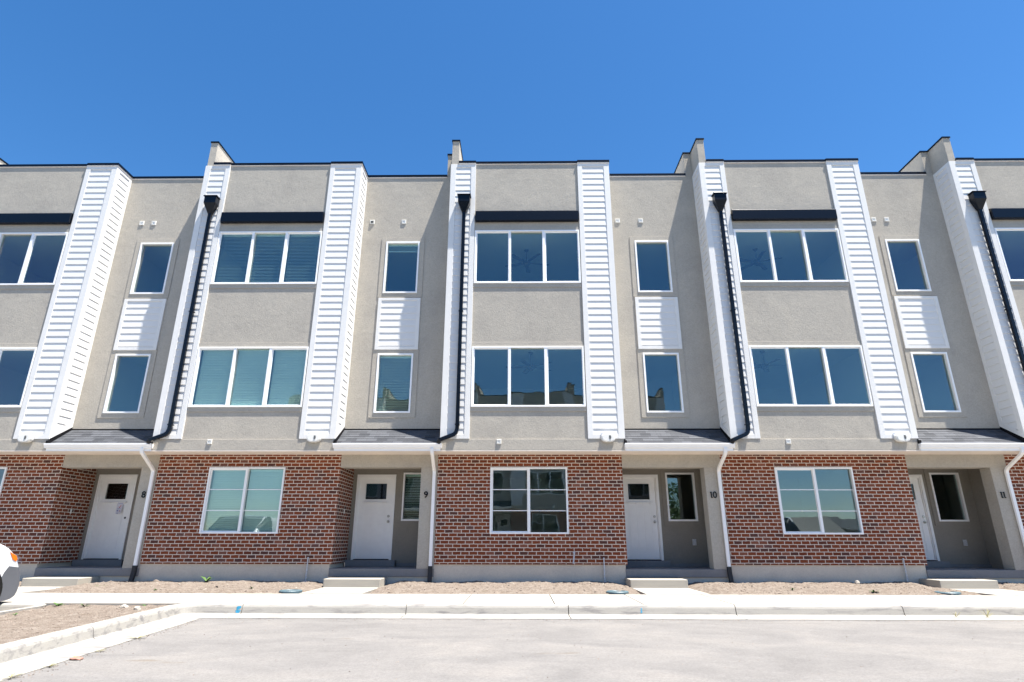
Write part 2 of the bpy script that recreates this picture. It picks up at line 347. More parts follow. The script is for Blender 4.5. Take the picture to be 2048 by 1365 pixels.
def window(parent, rect, y, kind, blinds=None, bandmat=None):
    """frame mesh with child panes, muntins and blinds; blinds: list per pane of None, 'closed','half','open','top'"""
    x0, x1, z0, z1 = rect
    F = 0.038 if kind != 'single' else 0.042
    def frame():
        b = MB(); yo, yi = y-0.034, y+0.075
        b.box(x0, x1, yo, yi, z1-F, z1); b.box(x0, x1, yo, yi, z0, z0+F)
        b.box(x0, x0+F, yo, yi, z0+F, z1-F); b.box(x1-F, x1, yo, yi, z0+F, z1-F)
        if kind == 'triple':
            for fr in (0.337, 0.659):
                xm = x0+(x1-x0)*fr; b.box(xm-0.032, xm+0.032, yo+0.006, yi-0.004, z0+F, z1-F)
        if kind == 'double':
            xm = (x0+x1)/2; b.box(xm-0.03, xm+0.03, yo+0.006, yi-0.004, z0+F, z1-F)
        return b.mesh('window', 'vinyl')
    wo = add('window', cached((rect, y, kind, 'f'), frame), parent, bevel=0.003)
    if kind == 'triple':
        m1, m2 = x0+(x1-x0)*0.337, x0+(x1-x0)*0.659
        cells = [(x0+F, m1-0.032, 1), (m1+0.032, m2-0.032, 0), (m2+0.032, x1-F, 1)]
    elif kind == 'double':
        xm = (x0+x1)/2; cells = [(x0+F, xm-0.03, 1), (xm+0.03, x1-F, 0)]
    else: cells = [(x0+F, x1-F, 0)]
    for i, (a, c, sash) in enumerate(cells):
        za, zc = z0+F, z1-F
        if sash:
            def sm(a=a, c=c, za=za, zc=zc):
                b = MB(); s_ = 0.03
                b.box(a, c, y+0.001, y+0.03, zc-s_, zc); b.box(a, c, y+0.001, y+0.03, za, za+s_*0.8)
                b.box(a, a+s_, y+0.001, y+0.03, za+s_*0.8, zc-s_); b.box(c-s_*0.4, c, y+0.001, y+0.03, za+s_*0.8, zc-s_)
                return b.mesh('sash', 'vinyl')
            add('sash', cached((rect, y, kind, 's', i), sm), wo)
            a += 0.03; c -= 0.012; za += 0.024; zc -= 0.03
        yg = y+0.012 if sash else y+0.040
        def gm(a=a, c=c, za=za, zc=zc, yg=yg): return MB().box(a-0.004, c+0.004, yg, yg+0.008, za-0.004, zc+0.004).mesh('pane', 'glass')
        add('pane', cached((rect, y, kind, 'g', i), gm), wo)
        if kind == 'double':
            for q in (1/3, 2/3):
                zq = z0+F+(z1-z0-2*F)*q
                add('muntin', cached((rect, y, kind, 'm', i, q), lambda: MB().box(a, c, yg-0.008, yg-0.001, zq-0.009, zq+0.009).mesh('muntin', 'vinyl')), wo)
        bl = blinds[i] if blinds else None
        if bl:
            def bm_(a=a, c=c, bl=bl):
                b = MB(); t = {'closed': R(-64), 'half': R(38), 'open': R(-14), 'top': R(5)}[bl]
                lo = z0+F if bl != 'top' else z1-0.26
                slats(b, a+0.005, c-0.005, lo, z1-F-0.004, y+0.095, t, 0.0415 if bl != 'top' else 0.012, 0.041 if bl == 'closed' else 0.048)
                return b.mesh('blind', 'blind_white')
            add('blind', cached((rect, y, kind, 'b', i, bl), bm_), wo)
    return wo

def room(b, x0, x1, y0, y1, z0, z1):
    b.poly([(x0, y0, z0), (x1, y0, z0), (x1, y1, z0), (x0, y1, z0)]); b.poly([(x0, y0, z1), (x0, y1, z1), (x1, y1, z1), (x1, y0, z1)])
    b.poly([(x0, y1, z0), (x1, y1, z0), (x1, y1, z1), (x0, y1, z1)]); b.poly([(x0, y0, z0), (x0, y1, z0), (x0, y1, z1), (x0, y0, z1)])
    b.poly([(x1, y0, z0), (x1, y0, z1), (x1, y1, z1), (x1, y1, z0)])
    return b

def txt_mesh(ch, size):
    cu = bpy.data.curves.new('n', 'FONT'); cu.body = ch; cu.size = size; cu.extrude = 0.006; cu.offset = 0.0025; cu.align_x = 'CENTER'; cu.align_y = 'CENTER'
    o = bpy.data.objects.new('n', cu); col.objects.link(o); dg = bpy.context.evaluated_depsgraph_get()
    me = bpy.data.meshes.new_from_object(o.evaluated_get(dg)); bpy.data.objects.remove(o); me.materials.clear(); me.materials.append(MATS['black_metal']); return me
def num_mesh(s):
    bm = bmesh.new(); x = 0.0; wd = {'1': 0.062, '0': 0.10, '8': 0.10, '9': 0.10}
    tot = sum(wd[c] for c in s); x = -tot/2
    for c in s:
        cx = x+wd[c]/2; x += wd[c]
        if c == '1':
            b = MB(); q = [(-0.026, 0.046), (-0.024, 0.064), (0.010, 0.072), (0.010, -0.052), (0.028, -0.060), (0.028, -0.072), (-0.002, -0.072), (-0.012, -0.060), (-0.012, 0.042)]
            b.prism(q, 'z', -0.006, 0.006); me = b.mesh('t', 'black_metal')
        else: me = txt_mesh(c, 0.205)
        k = len(bm.verts); bm.from_mesh(me); bm.verts.ensure_lookup_table()
        vs = bm.verts[k:]
        xs = [v.co.x for v in vs]; mx = (min(xs)+max(xs))/2; ys = [v.co.y for v in vs]; my = (min(ys)+max(ys))/2
        for v in vs: v.co = Vector((v.co.x-mx+cx, -0.012+v.co.z*-1, v.co.y-my))
    me = bpy.data.meshes.new('house_number'); bm.to_mesh(me); bm.free(); me.materials.append(MATS['black_metal']); return me

def sweep(b, path, prof, cap=True):
    """prof: (offset to the right of travel, z)"""
    n = len(prof); i0 = len(b.v); pts = [Vector(p) for p in path]
    for k, p in enumerate(pts):
        d0 = (p-pts[k-1]).normalized() if k else None; d1 = (pts[k+1]-p).normalized() if k < len(pts)-1 else None
        d = ((d0 or d1)+(d1 or d0)).normalized(); c = 1.0 if d0 is None or d1 is None else 1/max(0.4, math.sqrt((1+d0.dot(d1))/2))
        rt = Vector((d.y, -d.x))
        for o, z in prof: b.v.append((p.x+rt.x*o*c, p.y+rt.y*o*c, z))
    for k in range(len(pts)-1):
        for j in range(n-1):
            a = i0+k*n+j; b.f.append((a, a+n, a+n+1, a+1))
    if cap:
        b.f.append(tuple(i0+j for j in range(n))); b.f.append(tuple(i0+(len(pts)-1)*n+j for j in reversed(range(n))))

# ------------------------------------------------------------------ ground
g = MB().poly([(-300, -300, 0.086), (300, -300, 0.086), (300, 300, 0.086), (-300, 300, 0.086)])
add('parking_lot', (g, 'asphalt'), kind='structure')
WB, WF = -1.62, -3.505                     # back and front of the sidewalk
joints = [-26, -23, -20, -17, -14.5, -13, -11.4, -10, -8.3, -6.9, -5.45, -3.9, -2.33, -0.9, 0.556, 1.96, 3.39, 4.77, 6.18, 7.75, 9.2, 10.7, 12.2, 13.7, 15.2, 18, 21]
sk = [0.12*max(-1, min(1, -x/6)) if -7 < x < 8 else 0 for x in joints]
b = MB()
for i in range(len(joints)-1):
    a0, a1 = joints[i]+0.008, joints[i+1]-0.008
    zt = 0.235+rnd.uniform(-0.0015, 0.0015)
    r_ = [(a0, WF, 0), (a1, WF, 0), (a1, WB, 0), (a0, WB, 0)]
    b.prism([(p[0], p[1]) for p in r_], 'z', 0.10, zt)
add('sidewalk', (b, 'walk'), kind='structure')
STEPX = {-3: 2.7, -2: 2.69, -1: 2.50, 0: 2.35, 1: 2.17, 2: 2.1}
b = MB()
for k in range(-3, 3):
    x = k*P+STEPX[k]; b.box(x+0.03, x+1.23, WB+0.004, 0.42, 0.10, 0.2385)
add('entry_path', (b, 'walk'), kind='structure')
# curbs with gutter pan
PROF = [(-0.44, 0.05), (-0.44, 0.094), (-0.03, 0.099), (0.0, 0.103), (0.012, 0.112), (0.030, 0.195), (0.042, 0.220), (0.062, 0.234), (0.085, 0.238), (0.14, 0.238), (0.14, 0.05)]
PROFD = PROF[:-2]+[(0.19, 0.238), (0.19, 0.05)]
def fillet(a, c, d, r, n=7):
    a, c, d = Vector(a), Vector(c), Vector(d); u = (a-c).normalized(); v = (d-c).normalized(); out = []
    for k in range(n+1):
        t = k/n; p = (c+u*r)*(1-t)**2+c*2*t*(1-t)+(c+v*r)*t*t; out.append(tuple(p))
    return out
b = MB(); yf = -3.64
js = [20, 16, 13.6, 11.1, 8.5, 5.92, 3.345, 0.758, -1.77, -4.34]
for i in range(len(js)-1): sweep(b, [(js[i]-0.006, yf), (js[i+1]+0.006, yf)], PROF)
def dx(y): return -5.22+0.115*(-3.64-y)
cor = fillet((-4.3, yf), (-5.22, yf), (dx(-6.0), -6.0), 0.22)
sweep(b, [(-4.346, yf)]+cor+[(dx(-6.1), -6.1)], PROFD)
yy = -6.112
while yy > -22: sweep(b, [(dx(yy), yy), (dx(yy-2.55), yy-2.55)], PROFD); yy -= 2.562
add('curb', (b, 'curb'), kind='structure')
b = MB()
cor = fillet((-7.25, -8), (-7.44, -3.66), (-9.5, -3.66), 0.5)
sweep(b, [(-6.6, -22), (-7.1, -8), ]+cor+[(-9.9, -3.66)], PROFD)
sweep(b, [(-9.91, -3.66), (-14, -3.66), (-20, -3.66)], PROF)
add('island_curb', (b, 'curb'), kind='structure')
# marks sprayed on the curb
def blue_mark(x, h0, h1, wd, lab):
    b = MB(); rr = random.Random(int(x*10))
    for k in range(7):
        z0 = h0+(h1-h0)*k/7; a = rr.uniform(0, wd*0.4); c = wd-rr.uniform(0, wd*0.4); z1 = z0+(h1-h0)/7*rr.uniform(0.6, 1.0)
        f = lambda z: yf+0.012+(z-0.112)*0.217-0.003
        b.poly([(x+a, f(z0), z0), (x+c, f(z0), z0), (x+c, f(z1), z1), (x+a, f(z1), z1)])
    o = add('paint_mark', (b, 'paint_blue')); o['label'] = lab; o['category'] = 'paint mark'
blue_mark(-4.44, 0.115, 0.215, 0.085, 'bright blue spray mark on the curb face near the corner')
blue_mark(1.87, 0.13, 0.20, 0.035, 'faint thin blue spray mark on the curb below the meter lid')

def hgrid(name, x0, x1, y0, y1, st, zf, m='soil', **pr):
    b = MB(); nx = int((x1-x0)/st)+1; ny = int((y1-y0)/st)+1
    for j in range(ny):
        for i in range(nx):
            x = x0+(x1-x0)*i/(nx-1); y = y0+(y1-y0)*j/(ny-1); b.v.append((x, y, zf(x, y)))
    for j in range(ny-1):
        for i in range(nx-1): a = j*nx+i; b.f.append((a, a+1, a+1+nx, a+nx))
    return add(name, (b, m, True), **pr)
def fb(x, y, s): return mnoise.fractal(Vector((x*s, y*s, 3.1)), 0.8, 2.1, 4)
def soilz(x, y):
    t = min(1, max(0, (y-WB)/1.9)); h = 0.225+0.085*t+0.032*fb(x, y, 1.3)*min(1, (y-WB)/0.35+0.15)+0.013*fb(x, y, 9)+0.012*fb(x+7, y, 19)
    h += 0.03*math.sin(math.pi*t)
    for k in range(-3, 3):
        c = k*P+STEPX[k]+0.62; d = abs(x-c)-0.6
        if d < 0.35: h -= (0.35-max(d, 0))*0.20
        if d < 0: h = min(h, 0.17)
    if y < WB+0.03: h = min(h, 0.222)
    return h
hgrid('planting_strip', -16, 14, WB-0.01, YB+0.06, 0.03, soilz, kind='structure')
def islz(x, y): return 0.214+0.022*fb(x, y, 1.1)+0.012*fb(x, y, 8)-(0.02 if y > -3.62 else 0)
hgrid('dirt_island', -7.35, -4.0, -13, WF-0.02, 0.05, lambda x, y: islz(x, y) if (x < dx(y)-0.14 and x > -7.5+(-3.66-y)*0.05) else 0.06, kind='structure')
# gravel and clods
def clods(name, n, region, zf, smin, smax, seed, m):
    rr = random.Random(seed); b = MB()
    for _ in range(n):
        x, y = region(rr)
        if x is None: continue
        s_ = smin*(smax/smin)**(rr.random()**2.2); z = zf(x, y)
        ax = [rr.uniform(0.7, 1.3)*s_ for _ in range(3)]; ang = rr.uniform(0, 6.28); ca, sa = math.cos(ang), math.sin(ang); tl = rr.uniform(-0.9, 0.9); ct, st_ = math.cos(tl), math.sin(tl)
        base = [(1, 0, 0), (0, 1, 0), (-1, 0, 0), (0, -1, 0), (0, 0, 1), (0, 0, -1)]; base = [(p[0]*ct-p[2]*st_, p[1], p[0]*st_+p[2]*ct) for p in base]
        i = len(b.v)
        for p in base:
            q = [p[k]*ax[k]*rr.uniform(0.75, 1.2)+rr.uniform(-0.2, 0.2)*s_ for k in range(3)]
            b.v.append((x+q[0]*ca-q[1]*sa, y+q[0]*sa+q[1]*ca, z+q[2]*0.6+s_*0.1))
        for f in ((0, 1, 4), (1, 2, 4), (2, 3, 4), (3, 0, 4), (1, 0, 5), (2, 1, 5), (3, 2, 5), (0, 3, 5)): b.f.append(tuple(i+k for k in f))
    return add(name, (b, m), kind='stuff', label='small clods and gravel scattered over the bare soil', category='gravel')
def reg_strip(rr):
    x, y = rr.uniform(-9.5, 12.5), rr.uniform(WB+0.03, YB-0.02)
    for k in range(-3, 3):
        if abs(x-(k*P+STEPX[k]+0.62)) < 0.66: return None, None
    return x, y
def reg_isl(rr):
    y = -3.7-6*rr.random()**1.3; x = rr.uniform(-7.35, dx(y)-0.22); return x, y
clods('gravel', 9000, reg_strip, soilz, 0.005, 0.024, 5, 'stone')
clods('gravel', 4500, reg_isl, islz, 0.004, 0.016, 6, 'stone')
clods('gravel', 350, reg_strip, soilz, 0.008, 0.024, 8, 'stone_pale')

def rock(x, y, z, s_, m, lab, seed, name='stone', cat='stone'):
    bm = bmesh.new(); bmesh.ops.create_icosphere(bm, subdivisions=2, radius=1); rr = random.Random(seed); off = rr.uniform(0, 50)
    for v in bm.verts:
        k = 1+0.35*mnoise.noise(v.co*1.3+Vector((off, 0, 0))); v.co = Vector((v.co.x*s_[0]*k, v.co.y*s_[1]*k, v.co.z*s_[2]*k))
    me = bpy.data.meshes.new(name); bm.to_mesh(me); bm.free(); me.materials.append(MATS[m])
    o = add(name, me); o.location = (x, y, z+s_[2]*0.5); o['label'] = lab; o['category'] = cat
    return o
rock(-5.55, -4.35, 0.21, (0.055, 0.05, 0.045), 'stone_pale', 'rounded pale stone on the dirt island near the diagonal curb', 1)
rock(-5.93, -4.05, 0.21, (0.07, 0.05, 0.04), 'stone_pale', 'grey broken stone on the dirt island beside the sidewalk edge', 2)
rock(7.35, 0.30, 0.29, (0.055, 0.05, 0.06), 'stone_pale', 'pale stone standing on the soil below the brick wall of number 11', 3)
rock(-8.05, 0.33, 0.27, (0.08, 0.06, 0.06), 'soil', 'dark lump of dirt against the foundation beside the number 8 downspout', 4, 'clod', 'clod')
o = rock(-6.15, -0.78, 0.26, (0.035, 0.03, 0.03), 'black_rough', 'small black lump on the soil in front of the number 9 brick wall', 5, 'clod', 'clod')
rock(2.08, -0.85, 0.25, (0.075, 0.05, 0.02), 'straw', 'flat yellow scrap on the soil behind the round blue lid of number 10', 6, 'scrap', 'scrap')
rock(-4.30, -7.28, 0.092, (0.06, 0.05, 0.012), 'trash_red', 'crumpled pinkish red scrap in the gutter of the diagonal curb', 7, 'litter', 'litter')

def weed(x, y, z, r, n, lab, m='leaf_weed', tall=1.0, seed=0):
    rr = random.Random(seed+int(abs(x)*100)); b = MB()
    for k in range(n):
        a = rr.uniform(0, 6.28); L = r*rr.uniform(0.6, 1.1); up = rr.uniform(0.3, 1.0)*tall; wd = L*(0.30 if m != 'leaf_dry' else 0.07)
        d = Vector((math.cos(a), math.sin(a), 0)); s_ = Vector((-d.y, d.x, 0)); p = []
        for q, wq in ((0, 0.15), (0.35, 0.8), (0.7, 0.9), (1.0, 0.0)):
            c = d*L*q+Vector((0, 0, L*up*(q-0.45*q*q)))
            p.append((c-s_*wd*wq/2, c+s_*wd*wq/2))
        for j in range(3): b.poly([p[j][0], p[j][1], p[j+1][1], p[j+1][0]])
    o = add('weed', (b, m)); o.location = (x, y, z); o['label'] = lab; o['category'] = 'weed'
sz = lambda x, y: soilz(x, y)-0.005
weed(-6.90, 0.28, sz(-6.9, 0.28), 0.17, 14, 'largest leafy green weed at the foot of the number 9 foundation', tall=1.3)
weed(-5.72, 0.35, sz(-5.72, .35), 0.07, 8, 'small weed at the foundation left of the number 9 gas pipe')
weed(-5.80, -3.75, islz(-5.8, -3.75), 0.07, 8, 'tiny weed on the dirt island right beside the sidewalk')
weed(-6.62, -3.93, islz(-6.62, -3.93), 0.09, 10, 'second weed from the left along the top of the dirt island')
weed(-7.12, -3.80, islz(-7.1, -3.8), 0.13, 14, 'spreading weed at the top left corner of the dirt island', tall=0.7)
weed(-6.85, -4.95, islz(-6.8, -4.95), 0.08, 9, 'low weed at the left edge of the dirt island')
weed(-7.10, -1.25, sz(-7.1, -1.25), 0.07, 8, 'weed in the soil strip behind the sidewalk left of number 9')
weed(-5.30, -1.10, sz(-5.3, -1.1), 0.08, 9, 'weed in the soil strip left of the number 9 lid')
weed(-0.70, -1.32, sz(-0.7, -1.32), 0.07, 8, 'small weed on the soil below the number 10 window', 'leaf_dry')
weed(6.80, -1.30, sz(6.8, -1.3), 0.12, 12, 'bright green weed at the sidewalk edge in front of number 11')
weed(5.35, -1.05, sz(5.35, -1.05), 0.09, 10, 'low weed on the soil beside the number 10 entry path')
weed(-8.55, -0.75, sz(-8.5, -0.7), 0.12, 14, 'thin patch of sprouts beside the number 8 entry path', tall=0.4)
labs = ['grass tuft in the curb gap nearest the corner', 'second grass tuft down the diagonal gutter', 'third grass tuft down the diagonal gutter, beside the red scrap', 'fourth grass tuft along the asphalt edge of the diagonal gutter', 'fifth grass tuft along the diagonal gutter, wide and low', 'lowest grass tuft of the diagonal gutter']
for (x, y, r), l in zip(((-4.50, -6.0, 0.11), (-4.37, -6.85, 0.07), (-4.38, -7.20, 0.06), (-4.31, -7.62, 0.09), (-4.27, -8.10, 0.10), (-4.22, -8.35, 0.08)), labs):
    weed(x, y, 0.088, r, 26, l, 'leaf_dry', 0.7); 
weed(6.62, -3.75, 0.098, 0.10, 16, 'thin grass tuft at the curb foot, left of the pair at the right', 'leaf_dry', 1.6)
weed(7.08, -3.76, 0.098, 0.12, 18, 'taller thin grass tuft at the curb foot near the right edge', 'leaf_dry', 1.9)

def lid(x, y, z, lab):
    o = empty('meter_lid', (x, y, z), lab, 'meter lid', 'round blue meter lids beside the sidewalk')
    b = MB(); n = 32
    prof = [(0.215, -0.12), (0.215, 0.012), (0.20, 0.026), (0.15, 0.028), (0.14, 0.016)]
    for q in range(len(prof)-1):
        for k in range(n):
            a0, a1 = 2*math.pi*k/n, 2*math.pi*(k+1)/n; (r0, z0), (r1, z1) = prof[q], prof[q+1]
            b.poly([(r0*math.cos(a0), r0*math.sin(a0), z0), (r0*math.cos(a1), r0*math.sin(a1), z0), (r1*math.cos(a1), r1*math.sin(a1), z1), (r1*math.cos(a0), r1*math.sin(a0), z1)])
    add('ring', (b, 'meter_blue', True), o)
    add('cover', (MB().cyl((0, 0, -0.02), (0, 0, 0.014), 0.142, 28), 'meter_blue'), o)
    b = MB().cyl((0.03, 0, 0.0135), (0.03, 0, 0.018), 0.035, 10); b.box(-0.08, -0.05, -0.05, 0.05, 0.0135, 0.018); add('latch', (b, 'slot_dark'), o)
lid(-4.42, -1.36, 0.25, 'leftmost round blue lid, sunk flat beside the sidewalk below the largest weed')
lid(1.87, -1.38, 0.25, 'middle blue lid standing a little proud, with a yellow scrap behind it')
lid(8.15, -1.36, 0.25, 'rightmost blue lid, half buried at the corner of the last entry path')

# ------------------------------------------------------------------ townhouses
BLN = {  # blinds: w3, w2, w1, r3, r2, side
    -2: (None, None, None, None, None, None),
    -1: (('half', 'half', 'half'), ('closed', 'closed', 'closed'), ('closed', 'closed'), ('top',), ('open',), ('open',)),
    0: (None,)*6, 1: (None,)*6, 2: (None,)*6}
def townhouse(k, num, label, steps=True):
    H = empty('townhouse', (k*P, 0, 0), label, 'townhouse', 'attached three-storey townhouses in one row')
    bl = BLN[k]; ys = 0.014
    # --- stucco of the bay, upper floors
    b = wall(MB(), XB, XC, ZB, ZT, ys, [W3, W2])
    add('bay_wall', cached('bayw', lambda: b.mesh('bay_wall', 'stucco')), H)
    for zi, (z0, z1, yo) in enumerate(((W3[2]-0.110, W3[2]-0.001, -0.003), (W2[2]-0.110, W2[2]-0.001, -0.003), (W3[3]+0.002, W3[3]+0.105, 0.002), (W2[3]+0.002, W2[3]+0.115, 0.002))):
        add('stucco_band', cached(('band', zi), lambda: MB().box(XB+0.004, XC-0.004, yo, ys-0.002, z0, z1).mesh('stucco_band', 'stucco')), H, bevel=0.006)
    add('belt_course', cached('belt', lambda: MB().box(XA, XD, -0.008, 0.10, BT+0.022, ZB-0.004).mesh('belt_course', 'stucco')), H, bevel=0.006)
    # --- recess wall
    def rw():
        b = wall(MB(), XD, XN, 3.15, ZT, D, [R3, R2])
        for q in (R3, R2):
            for r_ in ((q[0]-0.13, q[0], q[2]-0.12, q[3]+0.12), (q[1], q[1]+0.13, q[2]-0.12, q[3]+0.12)): b.box(r_[0], r_[1], D-0.018, D-0.002, r_[2], r_[3])
            b.box(q[0], q[1], D-0.018, D-0.002, q[2]-0.12, q[2]); b.box(q[0], q[1], D-0.018, D-0.002, q[3], q[3]+0.12)
        return b.mesh('recess_wall', 'stucco')
    add('recess_wall', cached('recw', rw), H, bevel=0.004)
    # --- siding
    TW = 0.125
    def sid(x0, x1):
        b = MB(); laps(b, x0+TW, x1-TW, ZB+0.10, ZT-0.10, 0.0, '-y'); b.box(x0+TW, x1-TW, 0.0005, 0.05, ZB, ZT); return b.mesh('siding_panel', 'siding')
    def tri(x0, x1):
        b = MB(); b.box(x0, x0+TW, -0.022, 0.03, ZB, ZT); b.box(x1-TW, x1, -0.022, 0.03, ZB, ZT)
        b.box(x0+TW, x1-TW, -0.020, 0.03, ZT-0.10, ZT); b.box(x0+TW, x1-TW, -0.020, 0.03, ZB, ZB+0.10); return b.mesh('trim', 'trim_white')
    for key, (x0, x1) in (('sl', (XA, XB)), ('sr', (XC, XD))):
        s_ = add('siding_panel', cached(key, lambda: sid(x0, x1)), H); add('trim', cached(key+'t', lambda: tri(x0, x1)), s_, bevel=0.003)
    def ret(xp, face):
        b = MB(); laps(b, 0.115, D-0.10, ZB+0.05, ZT-0.10, xp, face); return b.mesh('siding_panel', 'siding')
    def rett(xp, sg):
        b = MB(); a, c = sorted((xp-sg*0.01, xp+sg*0.020)); b.box(a, c, -0.0215, 0.115, ZB, ZT-0.0015); b.box(a, c, D-0.10, D-0.001, ZR+0.02, ZT-0.0015); b.box(a, c-0.001, 0.115, D-0.10, ZT-0.10, ZT-0.002)
        # sloping foot board above the porch roof
        q = [(0.0, ZB+0.01), (D-0.005, ZR+0.07), (D-0.005, ZR+0.19), (0.0, ZB+0.13)]
        b.prism(q, 'x', *sorted((xp, xp+sg*0.023))); return b.mesh('trim', 'trim_white')
    for key, xp, face, sg in (('rr', XD, '+x', 1), ('rl', XA, '-x', -1)):
        s_ = add('siding_panel', cached(key, lambda: ret(xp, face)), H); add('trim', cached(key+'t', lambda: rett(xp, sg)), s_)
    def backing():
        b = MB(); b.box(XD-0.05, XD-0.001, 0.031, D+0.1, BT+0.3, ZT); b.box(XA+0.001, XA+0.05, 0.031, D+0.1, BT+0.3, ZT); return b.mesh('side_wall', 'trim_white')
    add('side_wall', cached('back', backing), H)
    def spd():
        b = MB(); x0, x1, z0, z1 = SP; laps(b, x0+0.09, x1-0.09, z0+0.07, z1-0.07, D-0.012, '-y')
        return b.mesh('siding_panel', 'siding')
    def spt():
        b = MB(); x0, x1, z0, z1 = SP; y0, y1 = D-0.034, D-0.0015
        b.box(x0, x0+0.09, y0, y1, z0, z1); b.box(x1-0.09, x1, y0, y1, z0, z1); b.box(x0+0.09, x1-0.09, y0+0.002, y1, z0, z0+0.07); b.box(x0+0.09, x1-0.09, y0+0.002, y1, z1-0.07, z1); return b.mesh('trim', 'trim_white')
    s_ = add('siding_panel', cached('sp', spd), H); add('trim', cached('spt', spt), s_, bevel=0.003)
    # --- parapet cap and drip
    def cap():
        b = MB(); b.box(XA+0.19, XB-0.0, -0.040, 0.2, ZT+0.03, ZT+0.10); b.box(XB+0.002, XC, -0.010, 0.2, ZT+0.022, ZT+0.092); b.box(XC+0.002, XD+0.040, -0.040, 0.2, ZT+0.03, ZT+0.10)
        b.box(XD-0.15, XD+0.040, 0.2, D-0.022, ZT+0.03, ZT+0.0995); b.box(XD-0.15, XN-0.205, D-0.022, D+0.2, ZT+0.028, ZT+0.098); return b.mesh('parapet_cap', 'black_metal')
    def drip():
        b = MB(); b.box(XA+0.19, XB-0.002, -0.032, 0.18, ZT+0.0, ZT+0.03); b.box(XB, XC, -0.002, 0.18, ZT+0.0, ZT+0.022); b.box(XC+0.002, XD+0.032, -0.032, 0.18, ZT+0.0, ZT+0.03)
        b.box(XD-0.1, XD+0.032, 0.18, D-0.012, ZT, ZT+0.0295); b.box(XD-0.1, XN-0.205, D-0.012, D+0.18, ZT+0.0, ZT+0.028); return b.mesh('parapet_drip', 'soffit')
    c_ = add('parapet_cap', cached('cap', cap), H); add('drip_edge', cached('drip', drip), c_)
    def roof(): return MB().box(XA+0.18, XD-0.001, 0.16, D+0.16, ZT-0.6, ZT-0.45).box(XA+0.18, XN-0.2, D+0.16, 9.0, ZT-0.6, ZT-0.45).mesh('roof', 'trim_white')
    add('roof', cached('roof', roof), H)
    def fire():
        b = MB(); b.box(XA, XA+0.186, 0.0, 9.0, ZT-0.005, ZF); b.box(XA-0.2, XA-0.002, D+0.003, 9.0, ZT-0.6, ZF-0.001); return b.mesh('fire_wall', 'stucco')
    def firecap():
        b = MB(); b.box(XA-0.02, XA+0.206, -0.02, 9.0, ZF, ZF+0.045); b.box(XA-0.22, XA-0.02, D-0.02, 9.0, ZF+0.001, ZF+0.044); return b.mesh('cap', 'black_metal')
    f_ = add('fire_wall', cached('fire', fire), H); add('cap', cached('firec', firecap), f_)
    # --- awning
    def awn():
        q = [(0.0, 9.12), (-0.075, 9.10), (-0.088, 9.105), (-0.088, 9.37), (-0.075, 9.39), (0.0, 9.41)]
        b = MB().prism(q, 'x', XB+0.022, XC-0.026); b.box(XB+0.03, XC-0.034, -0.07, 0.0, 9.085, 9.11); return b.mesh('awning', 'black_metal')
    add('awning', cached('awn', awn), H, bevel=0.004)
    # --- conductor head and black downspout
    px = -1.435
    def head():
        b = MB(); y1 = -0.03
        b.box(px-0.18, px+0.18, -0.235, y1, 9.79, 9.815); b.box(px-0.155, px+0.155, -0.215, y1, 9.60, 9.79)
        i = len(b.v); b.v += [(px-0.155, -0.215, 9.60), (px+0.155, -0.215, 9.60), (px+0.155, y1, 9.60), (px-0.155, y1, 9.60), (px-0.05, -0.125, 9.33), (px+0.05, -0.125, 9.33), (px+0.05, y1-0.005, 9.33), (px-0.05, y1-0.005, 9.33)]
        b.f += [(i, i+1, i+5, i+4), (i+1, i+2, i+6, i+5), (i+2, i+3, i+7, i+6), (i+3, i, i+4, i+7), (i+4, i+5, i+6, i+7)]
        return b.mesh('conductor_head', 'black_metal')
    add('conductor_head', cached('head', head), H, bevel=0.004)
    def spout():
        pr = rrect(0.088, 0.075, 0.012)
        path = [(px, -0.08, 9.34), (px, -0.08, 3.70), (px-0.005, -0.08, 3.62), (px-0.03, -0.085, 3.545), (px-0.08, -0.09, 3.50), (px-0.33, -0.12, 3.395), (px-0.385, -0.12, 3.37), (px-0.415, -0.10, 3.33), (px-0.42, -0.05, 3.29)]
        b = MB().tube(path, pr)
        for z in (6.55, 3.72): b.box(px-0.054, px+0.054, -0.122, -0.02, z, z+0.03)
        return b.mesh('black_downspout', 'black_metal')
    add('downspout', cached('spout', spout), H)
    def strap():
        b = MB()
        for z in (6.56, 3.735):
            for s2 in (-0.03, 0.03): b.cyl((px+s2, -0.126, z), (px+s2, -0.121, z), 0.006, 6)
        return b.mesh('screw', 'galv')
    # --- porch roof, gutter
    def proof():
        b = MB(); n = 6; y0, z0, y1, z1 = -0.0, 3.300, D-0.002, ZR
        for i in range(n):
            ya, yb_ = y0+(y1-y0)*i/n, y0+(y1-y0)*(i+1)/n; za, zb_ = z0+(z1-z0)*i/n, z0+(z1-z0)*(i+1)/n
            b.poly([(XD+0.021, ya, za+0.010), (XN-0.021, ya, za+0.010), (XN-0.021, yb_, zb_+0.001), (XD+0.021, yb_, zb_+0.001)])
            b.poly([(XD+0.021, ya, za-0.004), (XN-0.021, ya, za-0.004), (XN-0.021, ya, za+0.010), (XD+0.021, ya, za+0.010)])
        return b.mesh('porch_roof', 'shingle')
    pr_ = add('porch_roof', cached('proof', proof), H)
    def flash():
        b = MB(); b.box(XD+0.03, XN-0.03, D-0.012, D-0.003, ZR-0.01, ZR+0.028)
        for x0, x1 in ((XD+0.0205, XD+0.030), (XN-0.030, XN-0.0205)):
            b.prism([(0.0, 3.29), (D-0.012, ZR-0.01), (D-0.012, ZR+0.07), (0.0, ZB+0.01)], 'x', x0, x1)
        b.box(XD-0.01, XD+0.05, -0.055, 0.0, 3.30, 3.375)
        return b.mesh('flashing', 'black_rough')
    add('flashing', cached('flash', flash), pr_)
